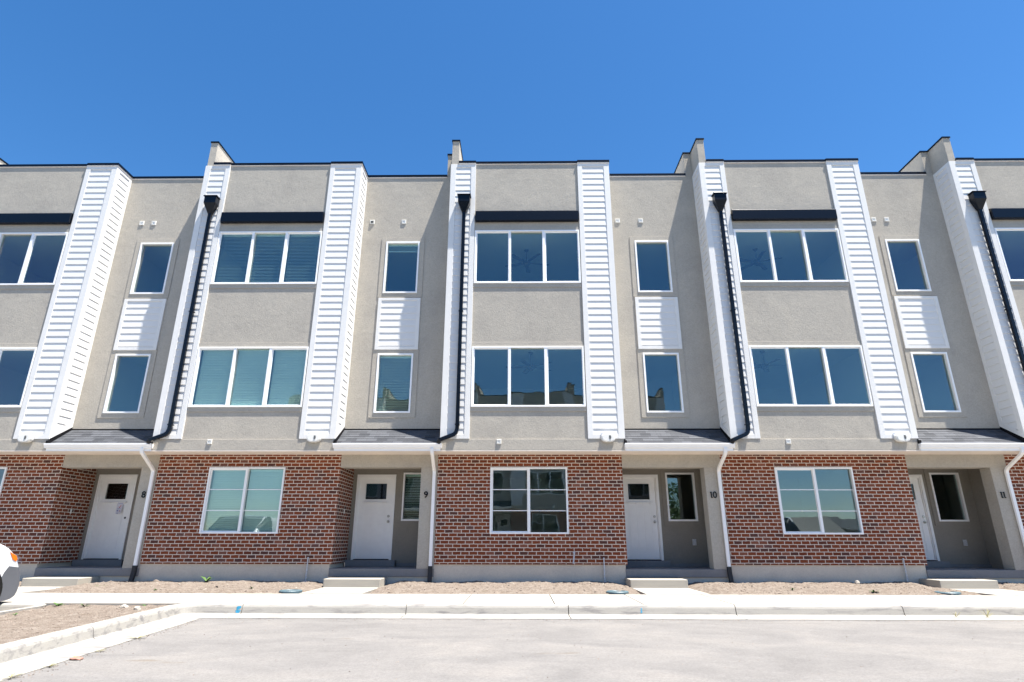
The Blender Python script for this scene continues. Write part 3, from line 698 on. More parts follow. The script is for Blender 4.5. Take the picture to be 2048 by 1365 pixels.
    def gut():
        b = MB(); q = [(0.0, 3.195), (-0.055, 3.195), (-0.07, 3.205), (-0.078, 3.23), (-0.098, 3.262), (-0.108, 3.272), (-0.108, 3.300), (-0.098, 3.300), (-0.098, 3.292), (-0.002, 3.292)]
        b.prism(q, 'x', XD-0.005, XN+0.03); return b.mesh('gutter', 'gutter_white')
    add('gutter', cached('gut', gut), H, bevel=0.002)
    def fascia():
        b = MB(); b.box(XD+0.02, XN+0.0, -0.028, 0.0, BT+0.001, 3.194); b.box(XD+0.001, XN-0.001, 0.0, D, 3.155, 3.28); return b.mesh('fascia', 'gutter_white')
    add('fascia', cached('fascia', fascia), H)
    def soff(): return MB().box(XA+0.0, XN-0.001, -0.006, YB+0.30, BT-0.0, BT+0.02).mesh('soffit', 'soffit')
    add('soffit', cached('soff', soff), H)
    # --- brick storey
    def brk():
        b = wall(MB(), BL, BR, BBM, BT, YB, [W1])
        b.box(BR-0.1, BR+0.0, YB+0.1405, YD, BBM, BT); b.poly([(BR, YB, BBM), (BR, YD, BBM), (BR, YD, BT), (BR, YB, BT)]) if False else None
        return b.mesh('brick_wall', 'brick')
    add('brick_wall', cached('brk', brk), H)
    def fnd():
        b = MB(); b.box(BL, BR-0.045, YB+0.022, YB+0.3, 0.0, BBM+0.0); b.box(BR-0.05, BL+P, YB+0.024, YB+0.3, 0.0, 0.41); b.box(BR-0.35, BR-0.047, YB+0.3, YD, 0.0, BBM); return b.mesh('foundation', 'foundation')
    add('foundation', cached('fnd', fnd), H)
    # --- porch
    def beam():
        b = MB(); b.box(BR+0.001, BL+P-0.001, YB+0.003, YB+0.32, ZH, BT-0.001); return b.mesh('porch_beam', 'stucco')
    add('porch_beam', cached('beam', beam), H, bevel=0.006)
    def colm(): return MB().box(PL, BL+P-0.001, YB+0.0035, YB+0.34, ZS, ZH-0.0005).mesh('porch_column', 'stucco')
    add('porch_column', cached('colm', colm), H, bevel=0.006)
    def porchw():
        b = wall(MB(), BR, BL+P, 0.60, 2.98, YD, [DO, SW], 0.16)
        b.box(BL+P-0.03, BL+P-0.002, YB+0.341, YD-0.001, ZS, 2.98)
        b.box(SW[0]-0.11, SW[0]-0.001, YD-0.02, YD-0.0015, SW[2]-0.11, SW[3]+0.10); b.box(SW[1]+0.001, SW[1]+0.11, YD-0.02, YD-0.0015, SW[2]-0.11, SW[3]+0.10); b.box(SW[0], SW[1], YD-0.0195, YD-0.0015, SW[2]-0.11, SW[2]-0.002)
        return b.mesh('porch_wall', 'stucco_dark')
    add('porch_wall', cached('porchw', porchw), H)
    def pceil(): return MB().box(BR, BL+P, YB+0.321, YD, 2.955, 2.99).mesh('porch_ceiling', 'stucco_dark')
    add('porch_ceiling', cached('pceil', pceil), H)
    def slab():
        b = MB(); b.box(BR-0.045, BL+P-0.002, YB-0.004, YD-0.002, 0.4105, ZS); return b.mesh('porch_slab', 'porch_concrete')
    add('porch_slab', cached('slab', slab), H, bevel=0.008)
    def sill():
        b = MB(); b.box(BR+0.002, 3.66, YD-0.17, YD-0.003, ZS+0.001, 0.728); b.box(3.661, BL+P-0.032, YD-0.05, YD-0.003, ZS+0.001, 0.66); return b.mesh('door_sill', 'porch_concrete')
    add('door_sill', cached('sill', sill), H, bevel=0.006)
    if steps:
        sx = STEPX[k]; add('step', (MB().box(sx, sx+1.22, -0.10, YB-0.006, 0.15, 0.405), 'step'), H, bevel=0.012)
    # --- door
    def dfr():
        b = MB(); x0, x1, z0, z1 = DO; y0, y1 = YD-0.022, YD+0.06; f = 0.062
        b.box(x0, x0+f, y0, y1, z0, z1); b.box(x1-f, x1, y0, y1, z0, z1); b.box(x0+f, x1-f, y0, y1, z1-f, z1)
        b.box(x0+f, x0+f+0.02, y0+0.03, y1, z0, z1-f); b.box(x1-f-0.02, x1-f, y0+0.03, y1, z0, z1-f); b.box(x0+f+0.02, x1-f-0.02, y0+0.03, y1, z1-f-0.02, z1-f)
        return b.mesh('door_frame', 'door_white')
    add('door_frame', cached('dfr', dfr), H, bevel=0.003)
    ax, bx, az, bz = DO[0]+0.084, DO[1]-0.084, DO[2]+0.022, DO[3]-0.084; dyf = YD+0.042
    gl_ = (ax+0.15, bx-0.15, bz-0.53, bz-0.14)
    def dor():
        b = wall(MB(), ax, bx, az, bz, dyf, [gl_], 0.045)
        x0, x1, z0, z1 = gl_; f = 0.028                      # glazing bead, proud of the leaf
        b.box(x0-f, x0, dyf-0.012, dyf-0.001, z0-f, z1+f); b.box(x1, x1+f, dyf-0.012, dyf-0.001, z0-f, z1+f); b.box(x0, x1, dyf-0.012, dyf-0.001, z1, z1+f); b.box(x0, x1, dyf-0.012, dyf-0.001, z0-f, z0)
        pz1, pz0 = z0-0.20, az+0.22; xl, xr = ax+0.14, bx-0.14   # raised stiles round sunken planks
        b.box(ax, xl, dyf-0.008, dyf-0.001, az, z0-0.10); b.box(xr, bx, dyf-0.008, dyf-0.001, az, z0-0.10); b.box(xl, xr, dyf-0.008, dyf-0.001, az, pz0); b.box(xl, xr, dyf-0.008, dyf-0.001, pz1, z0-0.10)
        wp = (xr-xl)/3
        for i in range(3): b.box(xl+wp*i+0.008, xl+wp*(i+1)-0.008, dyf-0.0075, dyf-0.001, pz0+0.004, pz1-0.004)
        return b.mesh('door', 'door_white')
    d_ = add('door', cached('dor', dor), H, bevel=0.0015)
    def shelf():
        b = MB(); z = gl_[2]-0.085; b.box(ax+0.09, bx-0.09, dyf-0.055, dyf-0.009, z, z+0.022)
        for i in range(4):
            x = ax+0.15+(bx-ax-0.30)*i/3; b.box(x-0.012, x+0.012, dyf-0.035, dyf-0.009, z-0.03, z)
        return b.mesh('shelf', 'door_white')
    add('shelf', cached('shelf', shelf), d_)
    add('pane', cached('dpane', lambda: MB().box(gl_[0]-0.002, gl_[1]+0.002, dyf+0.012, dyf+0.018, gl_[2]-0.002, gl_[3]+0.002).mesh('pane', 'door_glass')), d_)
    add('threshold', cached('thr', lambda: MB().box(DO[0]+0.063, DO[1]-0.063, YD-0.03, YD+0.06, DO[2]+0.001, DO[2]+0.018).mesh('threshold', 'black_rough')), H)
    if k != -2:
        def lock():
            b = MB(); x = bx-0.062; b.cyl((x, dyf-0.008, 1.765), (x, dyf-0.028, 1.765), 0.032, 20); b.cyl((x, dyf-0.028, 1.765), (x, dyf-0.036, 1.765), 0.018, 14); return b.mesh('deadbolt', 'nickel')
        def knob():
            b = MB(); x = bx-0.062; z = 1.635; b.cyl((x, dyf-0.008, z), (x, dyf-0.016, z), 0.034, 20); b.cyl((x, dyf-0.016, z), (x, dyf-0.045, z), 0.012, 12); b.cyl((x, dyf-0.045, z), (x, dyf-0.058, z), 0.018, 16, 0.029); b.cyl((x, dyf-0.058, z), (x, dyf-0.075, z), 0.029, 16, 0.02); return b.mesh('handle', 'nickel')
        add('deadbolt', cached('lock', lock), d_); add('handle', cached('knob', knob), d_)
    else:
        add('lock_hole', (MB().cyl((bx-0.062, dyf-0.0085, 1.72), (bx-0.062, dyf-0.0095, 1.72), 0.026, 16), 'slot_dark'), d_)
    # --- windows
    window(H, W3, ys, 'triple', bl[0]); window(H, W2, ys, 'triple', bl[1]); window(H, W1, YB, 'double', bl[2])
    window(H, R3, D, 'single', bl[3]); window(H, R2, D, 'single', bl[4]); window(H, SW, YD, 'single', bl[5])
    # --- rooms behind the glass
    def rooms():
        b = MB(); yf_ = ys+0.141
        room(b, XA+0.06, XD-0.06, yf_, 5.5, 3.55, 5.98); room(b, XA+0.06, XD-0.06, yf_, 5.5, 6.35, 9.05)
        room(b, XD+0.0, XN-0.06, D+0.141, 4.5, 3.9, 5.98); room(b, XD+0.0, XN-0.06, D+0.141, 4.5, 6.35, 9.05)
        room(b, BL+0.08, BR-0.11, YB+0.141, 6.0, 0.74, 3.1)
        return b.mesh('room', 'drywall')
    add('room', cached('rooms', rooms), H)
    add('hall', cached('hall', lambda: room(MB(), BR-0.05, BL+P-0.03, YD+0.161, 6.0, 0.74, 2.95).mesh('hall', 'hall_shade')), H)
    # --- small wall fittings
    fx = {-2: 1.937, -1: 1.96, 0: 2.04, 1: 2.03, 2: 2.0}[k]
    def fix():
        b = MB(); ring = [(0.155*math.copysign(abs(math.cos(a))**0.7, math.cos(a)), 0.10*math.copysign(abs(math.sin(a))**0.75, math.sin(a))) for a in [2*math.pi*i/28 for i in range(28)]]
        b.prism([(x, z+3.425) for x, z in ring], 'y', -0.036, -0.13); b.prism([(x*0.86, z*0.84+3.425) for x, z in ring], 'y', -0.13, -0.140)
        return b.mesh('vent_hood', 'white_plastic')
    h_ = add('vent_hood', cached('fix', fix), H, bevel=0.006); h_.location.x = fx
    add('mount', cached('mount', lambda: MB().box(-0.155, 0.155, -0.034, -0.021, 3.38, 3.545).mesh('mount', 'galv')), h_)
    def fixg():
        b = MB()
        for i in range(4): b.box(0.015, 0.065-abs(i-1.5)*0.008, -0.146, -0.141, 3.390+i*0.022, 3.403+i*0.022)
        return b.mesh('grille', 'slot_dark')
    add('grille', cached('fixg', fixg), h_)
    def vent(cx, cz, y, s_=0.062, slots=False):
        b = MB(); b.box(-s_, s_, -0.016, -0.0015, -s_, s_); b.box(-s_*0.8, s_*0.8, -0.026, -0.016, s_*0.55, s_*0.85); b.box(-s_*0.8, -s_*0.62, -0.024, -0.016, -s_*0.75, s_*0.55); b.box(s_*0.62, s_*0.8, -0.024, -0.016, -s_*0.75, s_*0.55); b.box(-s_*0.62, s_*0.62, -0.022, -0.016, -s_*0.85, -s_*0.6)
        o = add('wall_vent', cached(('vent', s_), lambda: b.mesh('wall_vent', 'white_plastic')), H); o.location = (cx, y, cz)
        if slots:
            b = MB(); b.box(-s_*0.55, s_*0.55, -0.040, -0.018, -s_*0.05, s_*0.15); b.box(-s_*0.55, s_*0.55, -0.036, -0.018, -s_*0.45, -s_*0.25); add('slot', (b, 'slot_dark'), o)
    for i, (cx, sl_) in enumerate({-2: ((3.0, 0), (3.336, 0)), -1: ((2.68, 1), (3.549, 0)), 0: ((2.70, 0), (3.33, 0)), 1: ((2.95, 0), (3.30, 0)), 2: ((2.8, 0), (3.3, 0))}[k]): vent(cx, 9.47, D, slots=bool(sl_))
    vent({-2: -0.48, -1: -0.483, 0: -0.468, 1: -0.53, 2: -0.5}[k], 3.35, -0.008, 0.055)
    # white gutter downspout with a black boot
    def wsp():
        pr = rrect(0.075, 0.06, 0.01); xx = XN-0.19; xw = BL+P-0.075
        path = [(xx, -0.055, 3.205), (xx, -0.055, 3.16), (xx, -0.04, 3.11), (xx+0.005, 0.02, 3.06), (xw-0.005, YB-0.10, 2.80), (xw, YB-0.05, 2.745), (xw, YB-0.045, 2.68), (xw, YB-0.045, 0.60)]
        return MB().tube(path, pr).mesh('gutter_downspout', 'gutter_white')
    s_ = add('gutter_downspout', cached('wsp', wsp), H)
    add('boot', cached('boot', lambda: MB().tube([(BL+P-0.075, YB-0.045, 0.64), (BL+P-0.075, YB-0.05, 0.5), (BL+P-0.07, YB-0.11, 0.24)], rrect(0.092, 0.076, 0.012)).mesh('boot', 'dark_boot')), s_)
    def gas():
        b = MB(); x = 1.90; y = YB-0.035; b.cyl((x, YB+0.01, 0.80), (x, y-0.01, 0.80), 0.014, 10); b.cyl((x, y, 0.825), (x, y, 0.27), 0.014, 10)
        b.cyl((x, y, 0.815), (x, y, 0.785), 0.017, 10)
        for z in (0.60, 0.53, 0.45, 0.37): b.cyl((x, y, z), (x, y, z+0.035), 0.021, 8)
        b.cyl((x-0.03, y, 0.31), (x+0.04, y, 0.31), 0.016, 8); b.cyl((x, y-0.03, 0.32), (x, y+0.02, 0.32), 0.02, 8)
        return b.mesh('gas_pipe', 'galv')
    add('gas_pipe', cached('gas', gas), H)
    if k == 0:
        b = MB(); b.cyl((1.235, YB, 0.93), (1.235, YB-0.08, 0.925), 0.013, 10); b.cyl((1.235, YB-0.08, 0.935), (1.205, YB-0.10, 0.70), 0.017, 10); b.cyl((1.235, YB-0.005, 0.93), (1.235, YB-0.012, 0.93), 0.028, 12)
        add('hose_tap', (b, 'galv'), H)
    if k in (0, 1):
        b = MB(); x = 4.318 if k == 0 else 4.24; b.box(x-0.045, x+0.045, YD-0.035, YD-0.001, 1.08, 1.225); b.box(x-0.02, x+0.02, YD-0.045, YD-0.035, 1.115, 1.19)
        o = add('outlet', (b, 'galv'), H, bevel=0.008)
    if k in (-2, -1):
        add('doorbell_button', (MB().box(BR+0.001, BR+0.016, YB+0.60, YB+0.64, 1.80, 1.90), 'white_plastic'), H, bevel=0.003)
    if num:
        o = add('house_number', num_mesh(num), H); o.location = ({'8': 4.544, '9': 4.509, '10': 4.523, '11': 4.503}.get(num, 4.5), YB+0.001, 2.205)
    return H
HS = [(-2, '8', 'townhouse number 8 at the left, with a paper notice on its door'),
      (-1, '9', 'townhouse number 9 with white blinds lowered in its wide windows'),
      (0, '10', 'townhouse number 10 in the middle, with bare dark windows and a round hose tap'),
      (1, '11', 'townhouse number 11 whose brick storey window mirrors blue sky and a parked car'),
      (2, None, 'townhouse cut off by the right edge of the photo, past number 11')]
roots = [townhouse(*h) for h in HS]
def copy_tree(o, parent=None):
    c = o.copy(); col.objects.link(c); c.parent = parent
    for ch in list(o.children):
        if ch.name.startswith('house_number'): continue
        copy_tree(ch, c)
    return c
for i, x in enumerate((9.2, 2.5, -4.2, -10.9)):
    c = copy_tree(roots[2]); c.location = (x-0.6, -26.5, 0.02); c.rotation_euler = (0, 0, math.pi)
    c['group'] = 'townhouses across the parking lot'
    c['label'] = ['townhouse across the parking lot at the right end of its row', 'house across the lot, next to the end one', 'house across the lot mirrored in the middle brick wall window', 'farthest left house across the lot, opposite the van'][i]

# notice taped on the number 8 door
nx, ny, nzv = -10.19, YD+0.030, 1.96
o = empty('door_notice', (nx, ny, nzv), 'curling paper notice with red and blue marks on the number 8 door', 'notice')
b = MB(); n = 10
def pc(u, v):                                # u across, v down; lower right corner curls out
    cu = max(0, u*0.6+v*0.7-0.62)*0.10
    return (-0.085+0.17*u, -0.002-cu, 0.145-0.29*v)
for i in range(n):
    for j in range(n): b.poly([pc(i/n, (j+1)/n), pc((i+1)/n, (j+1)/n), pc((i+1)/n, j/n), pc(i/n, j/n)])
add('sheet', (b, 'paper', True), o)
b = MB()
def strk(b, pts, w_):
    for (u0, v0), (u1, v1) in zip(pts, pts[1:]):
        a = Vector(pc(u0, v0)); c = Vector(pc(u1, v1)); d = (c-a).normalized(); s_ = Vector((0, 1, 0)).cross(d)*w_; off = Vector((0, -0.002, 0))
        b.poly([a-s_+off, c-s_+off, c+s_+off, a+s_+off])
strk(b, [(0.62, 0.25), (0.60, 0.40), (0.52, 0.47), (0.40, 0.45), (0.36, 0.38)], 0.007); strk(b, [(0.72, 0.70), (0.72, 0.80)], 0.009); strk(b, [(0.65, 0.78), (0.80, 0.78)], 0.008)
add('red_mark', (b, 'ink_red'), o)
b = MB(); strk(b, [(0.2, 0.13), (0.85, 0.13)], 0.003); strk(b, [(0.15, 0.56), (0.75, 0.56)], 0.003); strk(b, [(0.14, 0.72), (0.26, 0.68), (0.38, 0.72), (0.26, 0.78), (0.14, 0.72)], 0.006); strk(b, [(0.25, 0.95), (0.50, 0.95)], 0.006)
for u in (0.10, 0.9): strk(b, [(u-0.03, 0.0), (u+0.05, 0.04)], 0.008)
add('blue_mark', (b, 'ink_blue'), o)

# ceiling fans
def fan_proto():
    o = empty('ceiling_fan', (0, 0, 0), 'x', 'ceiling fan', 'dark five-blade ceiling fans behind upper windows')
    b = MB(); b.cyl((0, 0, 0.02), (0, 0, 0.36), 0.014, 8); b.cyl((0, 0, 0.33), (0, 0, 0.38), 0.035, 14, 0.07); b.cyl((0, 0, -0.07), (0, 0, 0.03), 0.095, 18, 0.08); b.cyl((0, 0, -0.12), (0, 0, -0.07), 0.05, 14, 0.09)
    add('motor', (b, 'fan_dark'), o)
    b = MB(); q = [(0.10, -0.035), (0.2, -0.06), (0.62, -0.075), (0.66, -0.03), (0.66, 0.03), (0.62, 0.06), (0.2, 0.05), (0.10, 0.035)]
    b.prism(q, 'z', -0.004, 0.004); me = b.mesh('blade', 'fan_dark')
    for i in range(5):
        a = add('blade', me, o); a.rotation_euler = (R(10), 0, R(72*i+14)); a.location = (0, 0, -0.02)
    return o
fp = fan_proto()
fans = [((0.22, 1.50, 8.67), 'fan behind the central pane of the uppermost window under the middle awning', 0), ((0.31, 1.50, 5.60), 'fan hanging on a rod behind the middle house window that mirrors rooftops', 20),
        ((6.72, 1.50, 8.67), 'fan in the left pane of the uppermost window, right of the third black downspout', 35), ((6.50, 1.45, 5.60), 'faint fan in the left pane of the lower triple window of the house numbered 11', 50)]
for i, (l, lab, a) in enumerate(fans):
    c = fp if i == 0 else fp.copy()
    if i:
        col.objects.link(c)
        for ch in list(fp.children): d = ch.copy(); col.objects.link(d); d.parent = c
    c.location = l; c['label'] = lab; c.rotation_euler = (0, 0, R(a))

# ------------------------------------------------------------------ vehicles (nose towards +y, origin under the right front corner line)
def vehicle(name, loc, rz, label, cat, body, st, wheels, wr, half, rim='rim_metal', bumper=None):
    """st: stations (y, z_bottom, z_belt, z_top, half_belt, half_top); origin on the ground, centre line"""
    o = empty(name, loc, label, cat, None, rz)
    def ring(s_):
        y, zb, zl, zt, hb, ht = s_; r = []
        side = [(0.80*hb, zb), (0.95*hb, zb+0.04), (0.99*hb, zb+(zl-zb)*0.35), (hb, zb+(zl-zb)*0.62), (0.985*hb, zl-0.06), (0.955*hb, zl), (0.955*hb+(ht-0.955*hb)*0.55, zl+(zt-zl)*0.58), (ht, zl+(zt-zl)*0.86), (ht*0.90, zt-0.012), (ht*0.6, zt)]
        return [(x, y, z) for x, z in side]+[(0, y, zt+0.008)]+[(-x, y, z) for x, z in reversed(side)]
    b = MB(); rings = [ring(s_) for s_ in st]; n = len(rings[0])
    for r_ in rings: b.v += r_
    def near_wheel(y, z): return False
    for i in range(len(rings)-1):
        for j in range(n-1): a = i*n+j; b.f.append((a, a+1, a+1+n, a+n))
    b.f.append(tuple(range(n))); m = (len(rings)-1)*n; b.f.append(tuple(m+j for j in reversed(range(n))))
    bo = add('body', (b, body, True), o); sb = bo.modifiers.new('s', 'SUBSURF'); sb.levels = 2; sb.render_levels = 2
    def patch(nm, m_, i0, i1, j0, j1, off, ins=0.06, par=o):
        b = MB()
        for sgn in (1, -1):
            for i in range(i0, i1):
                for j in range(j0, j1):
                    q = []
                    for (ii, jj) in ((i, j), (i, j+1), (i+1, j+1), (i+1, j)):
                        v = Vector(rings[ii][jj]); v = Vector((v.x+off, v.y, v.z)); q.append(v)
                    c = sum(q, Vector())/4; q = [c+(v-c)*(1-ins) for v in q]
                    q = [Vector((v.x*sgn, v.y, v.z)) for v in q]
                    b.poly(q if sgn > 0 else q[::-1])
        return add(nm, (b, m_), par)
    return o, rings, patch, bo
def wheel(o, x, y, r, w_, rimm='rim_metal'):
    s_ = 1 if x > 0 else -1
    b = MB(); n = 32; prof = [(r*0.62, w_*0.5), (r*0.9, w_*0.5), (r*0.98, w_*0.42), (r, w_*0.25), (r, -w_*0.25), (r*0.98, -w_*0.42), (r*0.9, -w_*0.5), (r*0.6, -w_*0.5)]
    for q in range(len(prof)-1):
        for k in range(n):
            a0, a1 = 2*math.pi*k/n, 2*math.pi*(k+1)/n; (r0, x0), (r1, x1) = prof[q], prof[q+1]
            b.poly([(x0*s_, r0*math.cos(a0), r0*math.sin(a0)), (x0*s_, r0*math.cos(a1), r0*math.sin(a1)), (x1*s_, r1*math.cos(a1), r1*math.sin(a1)), (x1*s_, r1*math.cos(a0), r1*math.sin(a0))])
    wo = add('wheel', (b, 'rubber', True), o); wo.location = (x, y, r)
    b = MB(); b.cyl((w_*0.34*s_, 0, 0), (w_*0.40*s_, 0, 0), r*0.63, 24, r*0.6); b.cyl((w_*0.40*s_, 0, 0), (w_*0.46*s_, 0, 0), r*0.16, 14)
    for k in range(6):
        a = k*math.pi/3; c, s2 = math.cos(a), math.sin(a); q = [(-0.03, 0.1*r), (0.03, 0.1*r), (0.045, 0.58*r), (-0.045, 0.58*r)]
        pts = [(u*c-v*s2, u*s2+v*c) for u, v in q]; b.prism(pts, 'x', w_*0.40*s_, w_*0.44*s_)
    add('rim', (b, rimm), wo)
# white cargo van, nose in to the curb at the left edge. st measured from the photo (side plane x=+0.93)
van_st = [(-4.05, 0.36, 1.0, 1.72, 0.84, 0.68), (-3.98, 0.24, 1.02, 1.80, 0.92, 0.76), (-3.1, 0.20, 1.02, 1.85, 0.93, 0.79), (-2.2, 0.20, 1.01, 1.86, 0.93, 0.79), (-1.85, 0.2, 1.005, 1.84, 0.93, 0.78), (-1.30, 0.20, 1.03, 1.50, 0.93, 0.76), (-0.98, 0.20, 1.06, 1.16, 0.925, 0.80), (-0.955, 0.20, 1.055, 1.11, 0.92, 0.80)]
VX, VY, VZ = -9.08, -3.38, 0.10
v, rings, patch, vb = vehicle('cargo_van', (VX, VY, VZ), 0, 'white van with grey bumper and orange marker, only its nose in view', 'van', 'car_white', van_st, None, 0.33, 0.93)
patch('side_window', 'car_black', 3, 5, 5, 8, 0.024, 0.08, v)
b = MB(); ws = [Vector((0.70, -1.78, 1.80)), Vector((-0.70, -1.78, 1.80)), Vector((-0.72, -0.96, 1.20)), Vector((0.72, -0.96, 1.20))]
b.poly([(p.x, p.y+0.03, p.z+0.03) for p in ws]); add('windshield', (b, 'car_glass'), v)
def shell(prof, m, name, fwd, inset=0.0, smooth=True):
    """sweep a side profile (y, z) across the width, bulging forward at the middle"""
    b = MB(); xs = [-0.935, -0.925, -0.90, -0.84, -0.7, -0.35, 0, 0.35, 0.7, 0.84, 0.90, 0.925, 0.935]; n = len(prof)
    for x in xs:
        t = abs(x)/0.935; k = 0.985 if t > 0.995 else 1.0
        for j, (y, z) in enumerate(prof):
            f = fwd*(1-t**3)*max(0, min(1, (y+0.75)/0.5)); zz = z+(0.035*(1-t**4) if z > 0.8 else 0)
            b.v.append(((x-inset*math.copysign(1, x) if x else 0), y+f-(0.012 if t > 0.985 else 0), zz-(0.008 if t > 0.995 and z > 0.7 else 0)))
    for i in range(len(xs)-1):
        for j in range(n-1): a = i*n+j; b.f.append((a, a+n, a+n+1, a+1))
    b.f.append(tuple(range(n))[::-1]); m0 = (len(xs)-1)*n; b.f.append(tuple(m0+j for j in range(n)))
    return add(name, (b, m, smooth), v)
hood = [(-0.97, 0.52), (-0.97, 1.095), (-0.80, 1.085), (-0.66, 1.06), (-0.57, 1.03), (-0.46, 0.995), (-0.36, 0.95), (-0.25, 0.875), (-0.16, 0.79), (-0.11, 0.72), (-0.085, 0.665), (-0.28, 0.69), (-0.345, 0.60), (-0.375, 0.52)]
shell(hood, 'car_white', 'fender', 0.10, smooth=False)
bump_ = [(-0.36, 0.17), (-0.375, 0.515), (-0.343, 0.597), (-0.278, 0.688), (-0.075, 0.663), (-0.03, 0.58), (0.0, 0.48), (0.012, 0.39), (0.0, 0.30), (-0.03, 0.235), (-0.10, 0.195), (-0.20, 0.175)]
shell(bump_, 'bumper_grey', 'bumper', 0.10, -0.004, smooth=False)
for s_ in (1, -1):
    b = MB()
    q = [(-0.20, 0.855), (-0.14, 0.835), (-0.075, 0.775), (-0.06, 0.73), (-0.09, 0.70), (-0.16, 0.72)]
    b.prism(q, 'x', *sorted((s_*0.70, s_*0.945))); add('headlight', (b, 'lamp_glass'), v, bevel=0.01)
    b = MB(); q = [(-0.345, 0.905), (-0.20, 0.842), (-0.165, 0.79), (-0.185, 0.755), (-0.255, 0.785)]
    b.prism(q, 'x', *sorted((s_*0.87, s_*0.9445))); add('turn_signal', (b, 'orange_lens'), v, bevel=0.006)
    b = MB(); n = 20; qq = []
    for k_ in range(n+1):
        a = math.pi*k_/n; qq.append((-0.66+0.335*math.cos(a), 0.32+0.355*math.sin(a)))
    qq += [(-0.995, 0.14), (-0.325, 0.14)]
    b.prism(qq, 'x', *sorted((s_*0.70, s_*0.9415))); add('wheel_arch', (b, 'black_rough'), v)
    wheel(v, s_*0.845, -0.61, 0.315, 0.21); wheel(v, s_*0.845, -3.25, 0.32, 0.21)
    b = MB(); b.box(*sorted((s_*0.93, s_*1.08)), -1.15, -1.05, 1.05, 1.28); add('mirror', (b, 'bumper_grey'), v, bevel=0.03)
# silver sport utility car, nose in at the right, just outside the picture (seen mirrored in the number 11 window)
suv_st = [(a, b_*1.0, c*1.05, d*1.09, e, f) for a, b_, c, d, e, f in [(-4.45, 0.42, 0.95, 1.40, 0.80, 0.60), (-4.36, 0.30, 1.0, 1.60, 0.89, 0.64), (-3.9, 0.24, 1.0, 1.70, 0.92, 0.67), (-2.8, 0.22, 0.99, 1.74, 0.93, 0.70), (-2.0, 0.22, 0.98, 1.70, 0.93, 0.69), (-1.25, 0.22, 0.97, 1.30, 0.93, 0.72), (-0.95, 0.22, 0.96, 1.10, 0.92, 0.74), (-0.4, 0.22, 0.90, 0.99, 0.90, 0.70), (-0.12, 0.24, 0.76, 0.84, 0.84, 0.64), (-0.02, 0.30, 0.58, 0.62, 0.76, 0.56)]]
s, rings, patch, sbody = vehicle('suv', (9.70, -3.98, 0.09), 0, 'white sport utility car parked at the right, seen mirrored in the number 11 window', 'car', 'car_white', suv_st, None, 0.35, 0.93)
patch('side_window', 'car_black', 2, 5, 5, 8, 0.024, 0.06, s)
b = MB(); b.poly([(0.64, -1.90, 1.86), (-0.64, -1.90, 1.86), (-0.70, -1.02, 1.32), (0.70, -1.02, 1.32)]); add('windshield', (b, 'car_black'), s)
for s_ in (1, -1):
    b = MB(); b.prism([(-0.42, 0.86), (-0.10, 0.76), (-0.10, 0.68), (-0.38, 0.76)], 'x', *sorted((s_*0.72, s_*0.895))); add('headlight', (b, 'lamp_glass'), s, bevel=0.01)
    b = MB(); qq = [(-0.85+0.40*math.cos(math.pi*i/18), 0.34+0.40*math.sin(math.pi*i/18)) for i in range(19)]; b.prism(qq, 'x', *sorted((s_*0.7, s_*0.937))); add('wheel_arch', (b, 'black_rough'), s)
    wheel(s, s_*0.84, -0.85, 0.35, 0.22); wheel(s, s_*0.84, -3.55, 0.35, 0.22)
    b = MB(); b.box(*sorted((s_*0.92, s_*1.06)), -1.5, -1.4, 1.0, 1.16); add('mirror', (b, 'car_white'), s, bevel=0.03)
b = MB(); b.box(-0.6, 0.6, -0.03, 0.02, 0.32, 0.5); add('grille', (b, 'black_rough'), s, bevel=0.01)

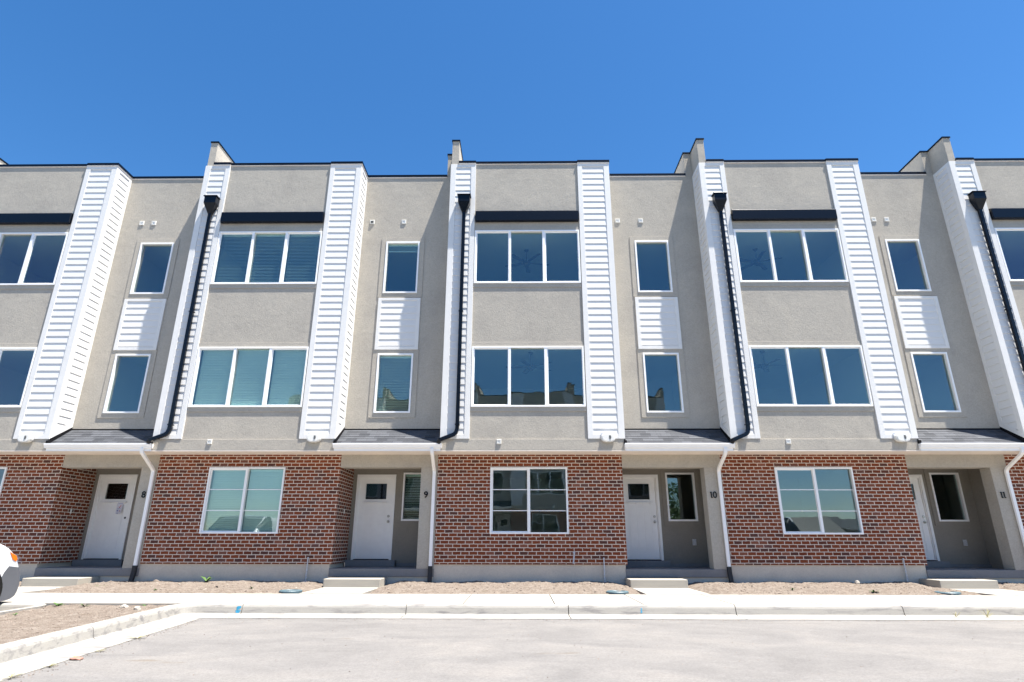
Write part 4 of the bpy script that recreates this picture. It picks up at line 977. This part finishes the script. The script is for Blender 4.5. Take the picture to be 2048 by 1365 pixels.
# ------------------------------------------------------------------ trees beyond the far end of the opposite row
def tree(x, y, h, r, lab, seed):
    rr = random.Random(seed); o = empty('tree', (x, y, 0.08), lab, 'tree', 'trees behind the parking lot')
    b = MB(); b.cyl((0, 0, 0), (0.1, 0, h*0.45), 0.22, 10, 0.14)
    for i in range(7):
        a = rr.uniform(0, 6.28); z = h*rr.uniform(0.3, 0.5); b.cyl((0.05, 0, z), (math.cos(a)*r*0.6, math.sin(a)*r*0.6, z+h*rr.uniform(0.12, 0.35)), 0.09, 7, 0.03)
    add('trunk', (b, 'bark'), o)
    b = MB()
    for c in range(26):
        a = rr.uniform(0, 6.28); q = rr.random()**0.5*r*0.8; cz = h*rr.uniform(0.42, 0.92); cx, cy = q*math.cos(a), q*math.sin(a); cr = rr.uniform(0.5, 1.1)*r*0.35
        for k in range(150):
            d = Vector((rr.gauss(0, 1), rr.gauss(0, 1), rr.gauss(0, 0.8))).normalized()*cr*rr.uniform(0.5, 1.05); p = Vector((cx, cy, cz))+d
            u = Vector((rr.gauss(0, 1), rr.gauss(0, 1), rr.gauss(0, 1))).normalized(); v_ = u.cross(Vector((rr.gauss(0, 1), rr.gauss(0, 1), rr.gauss(0, 1)))).normalized(); s_ = rr.uniform(0.07, 0.14)
            b.poly([p-u*s_, p-v_*s_*0.6, p+u*s_, p+v_*s_*0.6])
    add('crown', (b, 'leaf'), o)
tree(13.6, -32.5, 5.6, 2.6, 'round green tree mirrored in the number 10 side window', 3)

hs_ = empty('house', (34.0, -66.0, 0.08), 'low far house with dark roof, a thin line mirrored low in the number 11 window', 'house')
add('wall', (wall(MB(), -14, 14, 0, 2.5, 0.0, [(-6, -4, 0.9, 2.1), (3, 5, 0.9, 2.1)], 0.15).box(-14, 14, -8, -0.2, 0, 2.5), 'stucco_dark'), hs_).rotation_euler = (0, 0, 0)
add('roof', (MB().prism([(0.6, 2.5), (-8.6, 2.5), (-4.0, 4.1)], 'x', -14.5, 14.5), 'shingle'), hs_)
# grit washed along the gutter and over the lot
b = MB(); rr = random.Random(77)
for i in range(1500):
    q = rr.random()
    if q < 0.5: x, y = rr.uniform(-4.6, 9), -4.08-abs(rr.gauss(0, 0.10)); 
    elif q < 0.75: y = rr.uniform(-9.5, -4.2); x = dx(y)+0.44+abs(rr.gauss(0, 0.08))
    else: y = rr.uniform(-9.5, -4.2); x = rr.uniform(-4.2, 7)
    s_ = rr.uniform(0.003, 0.009); a = rr.uniform(0, 3)
    b.v += [(x+s_*math.cos(a), y+s_*math.sin(a), 0.086), (x-s_*math.sin(a), y+s_*math.cos(a), 0.086), (x-s_*math.cos(a)*1.4, y-s_*math.sin(a), 0.086), (x, y, 0.086+s_)]; n = len(b.v)
    b.f += [(n-4, n-3, n-1), (n-3, n-2, n-1), (n-2, n-4, n-1)]
add('grit', (b, 'stone'), kind='stuff', label='loose grit lying along the gutter and over the lot', category='grit')
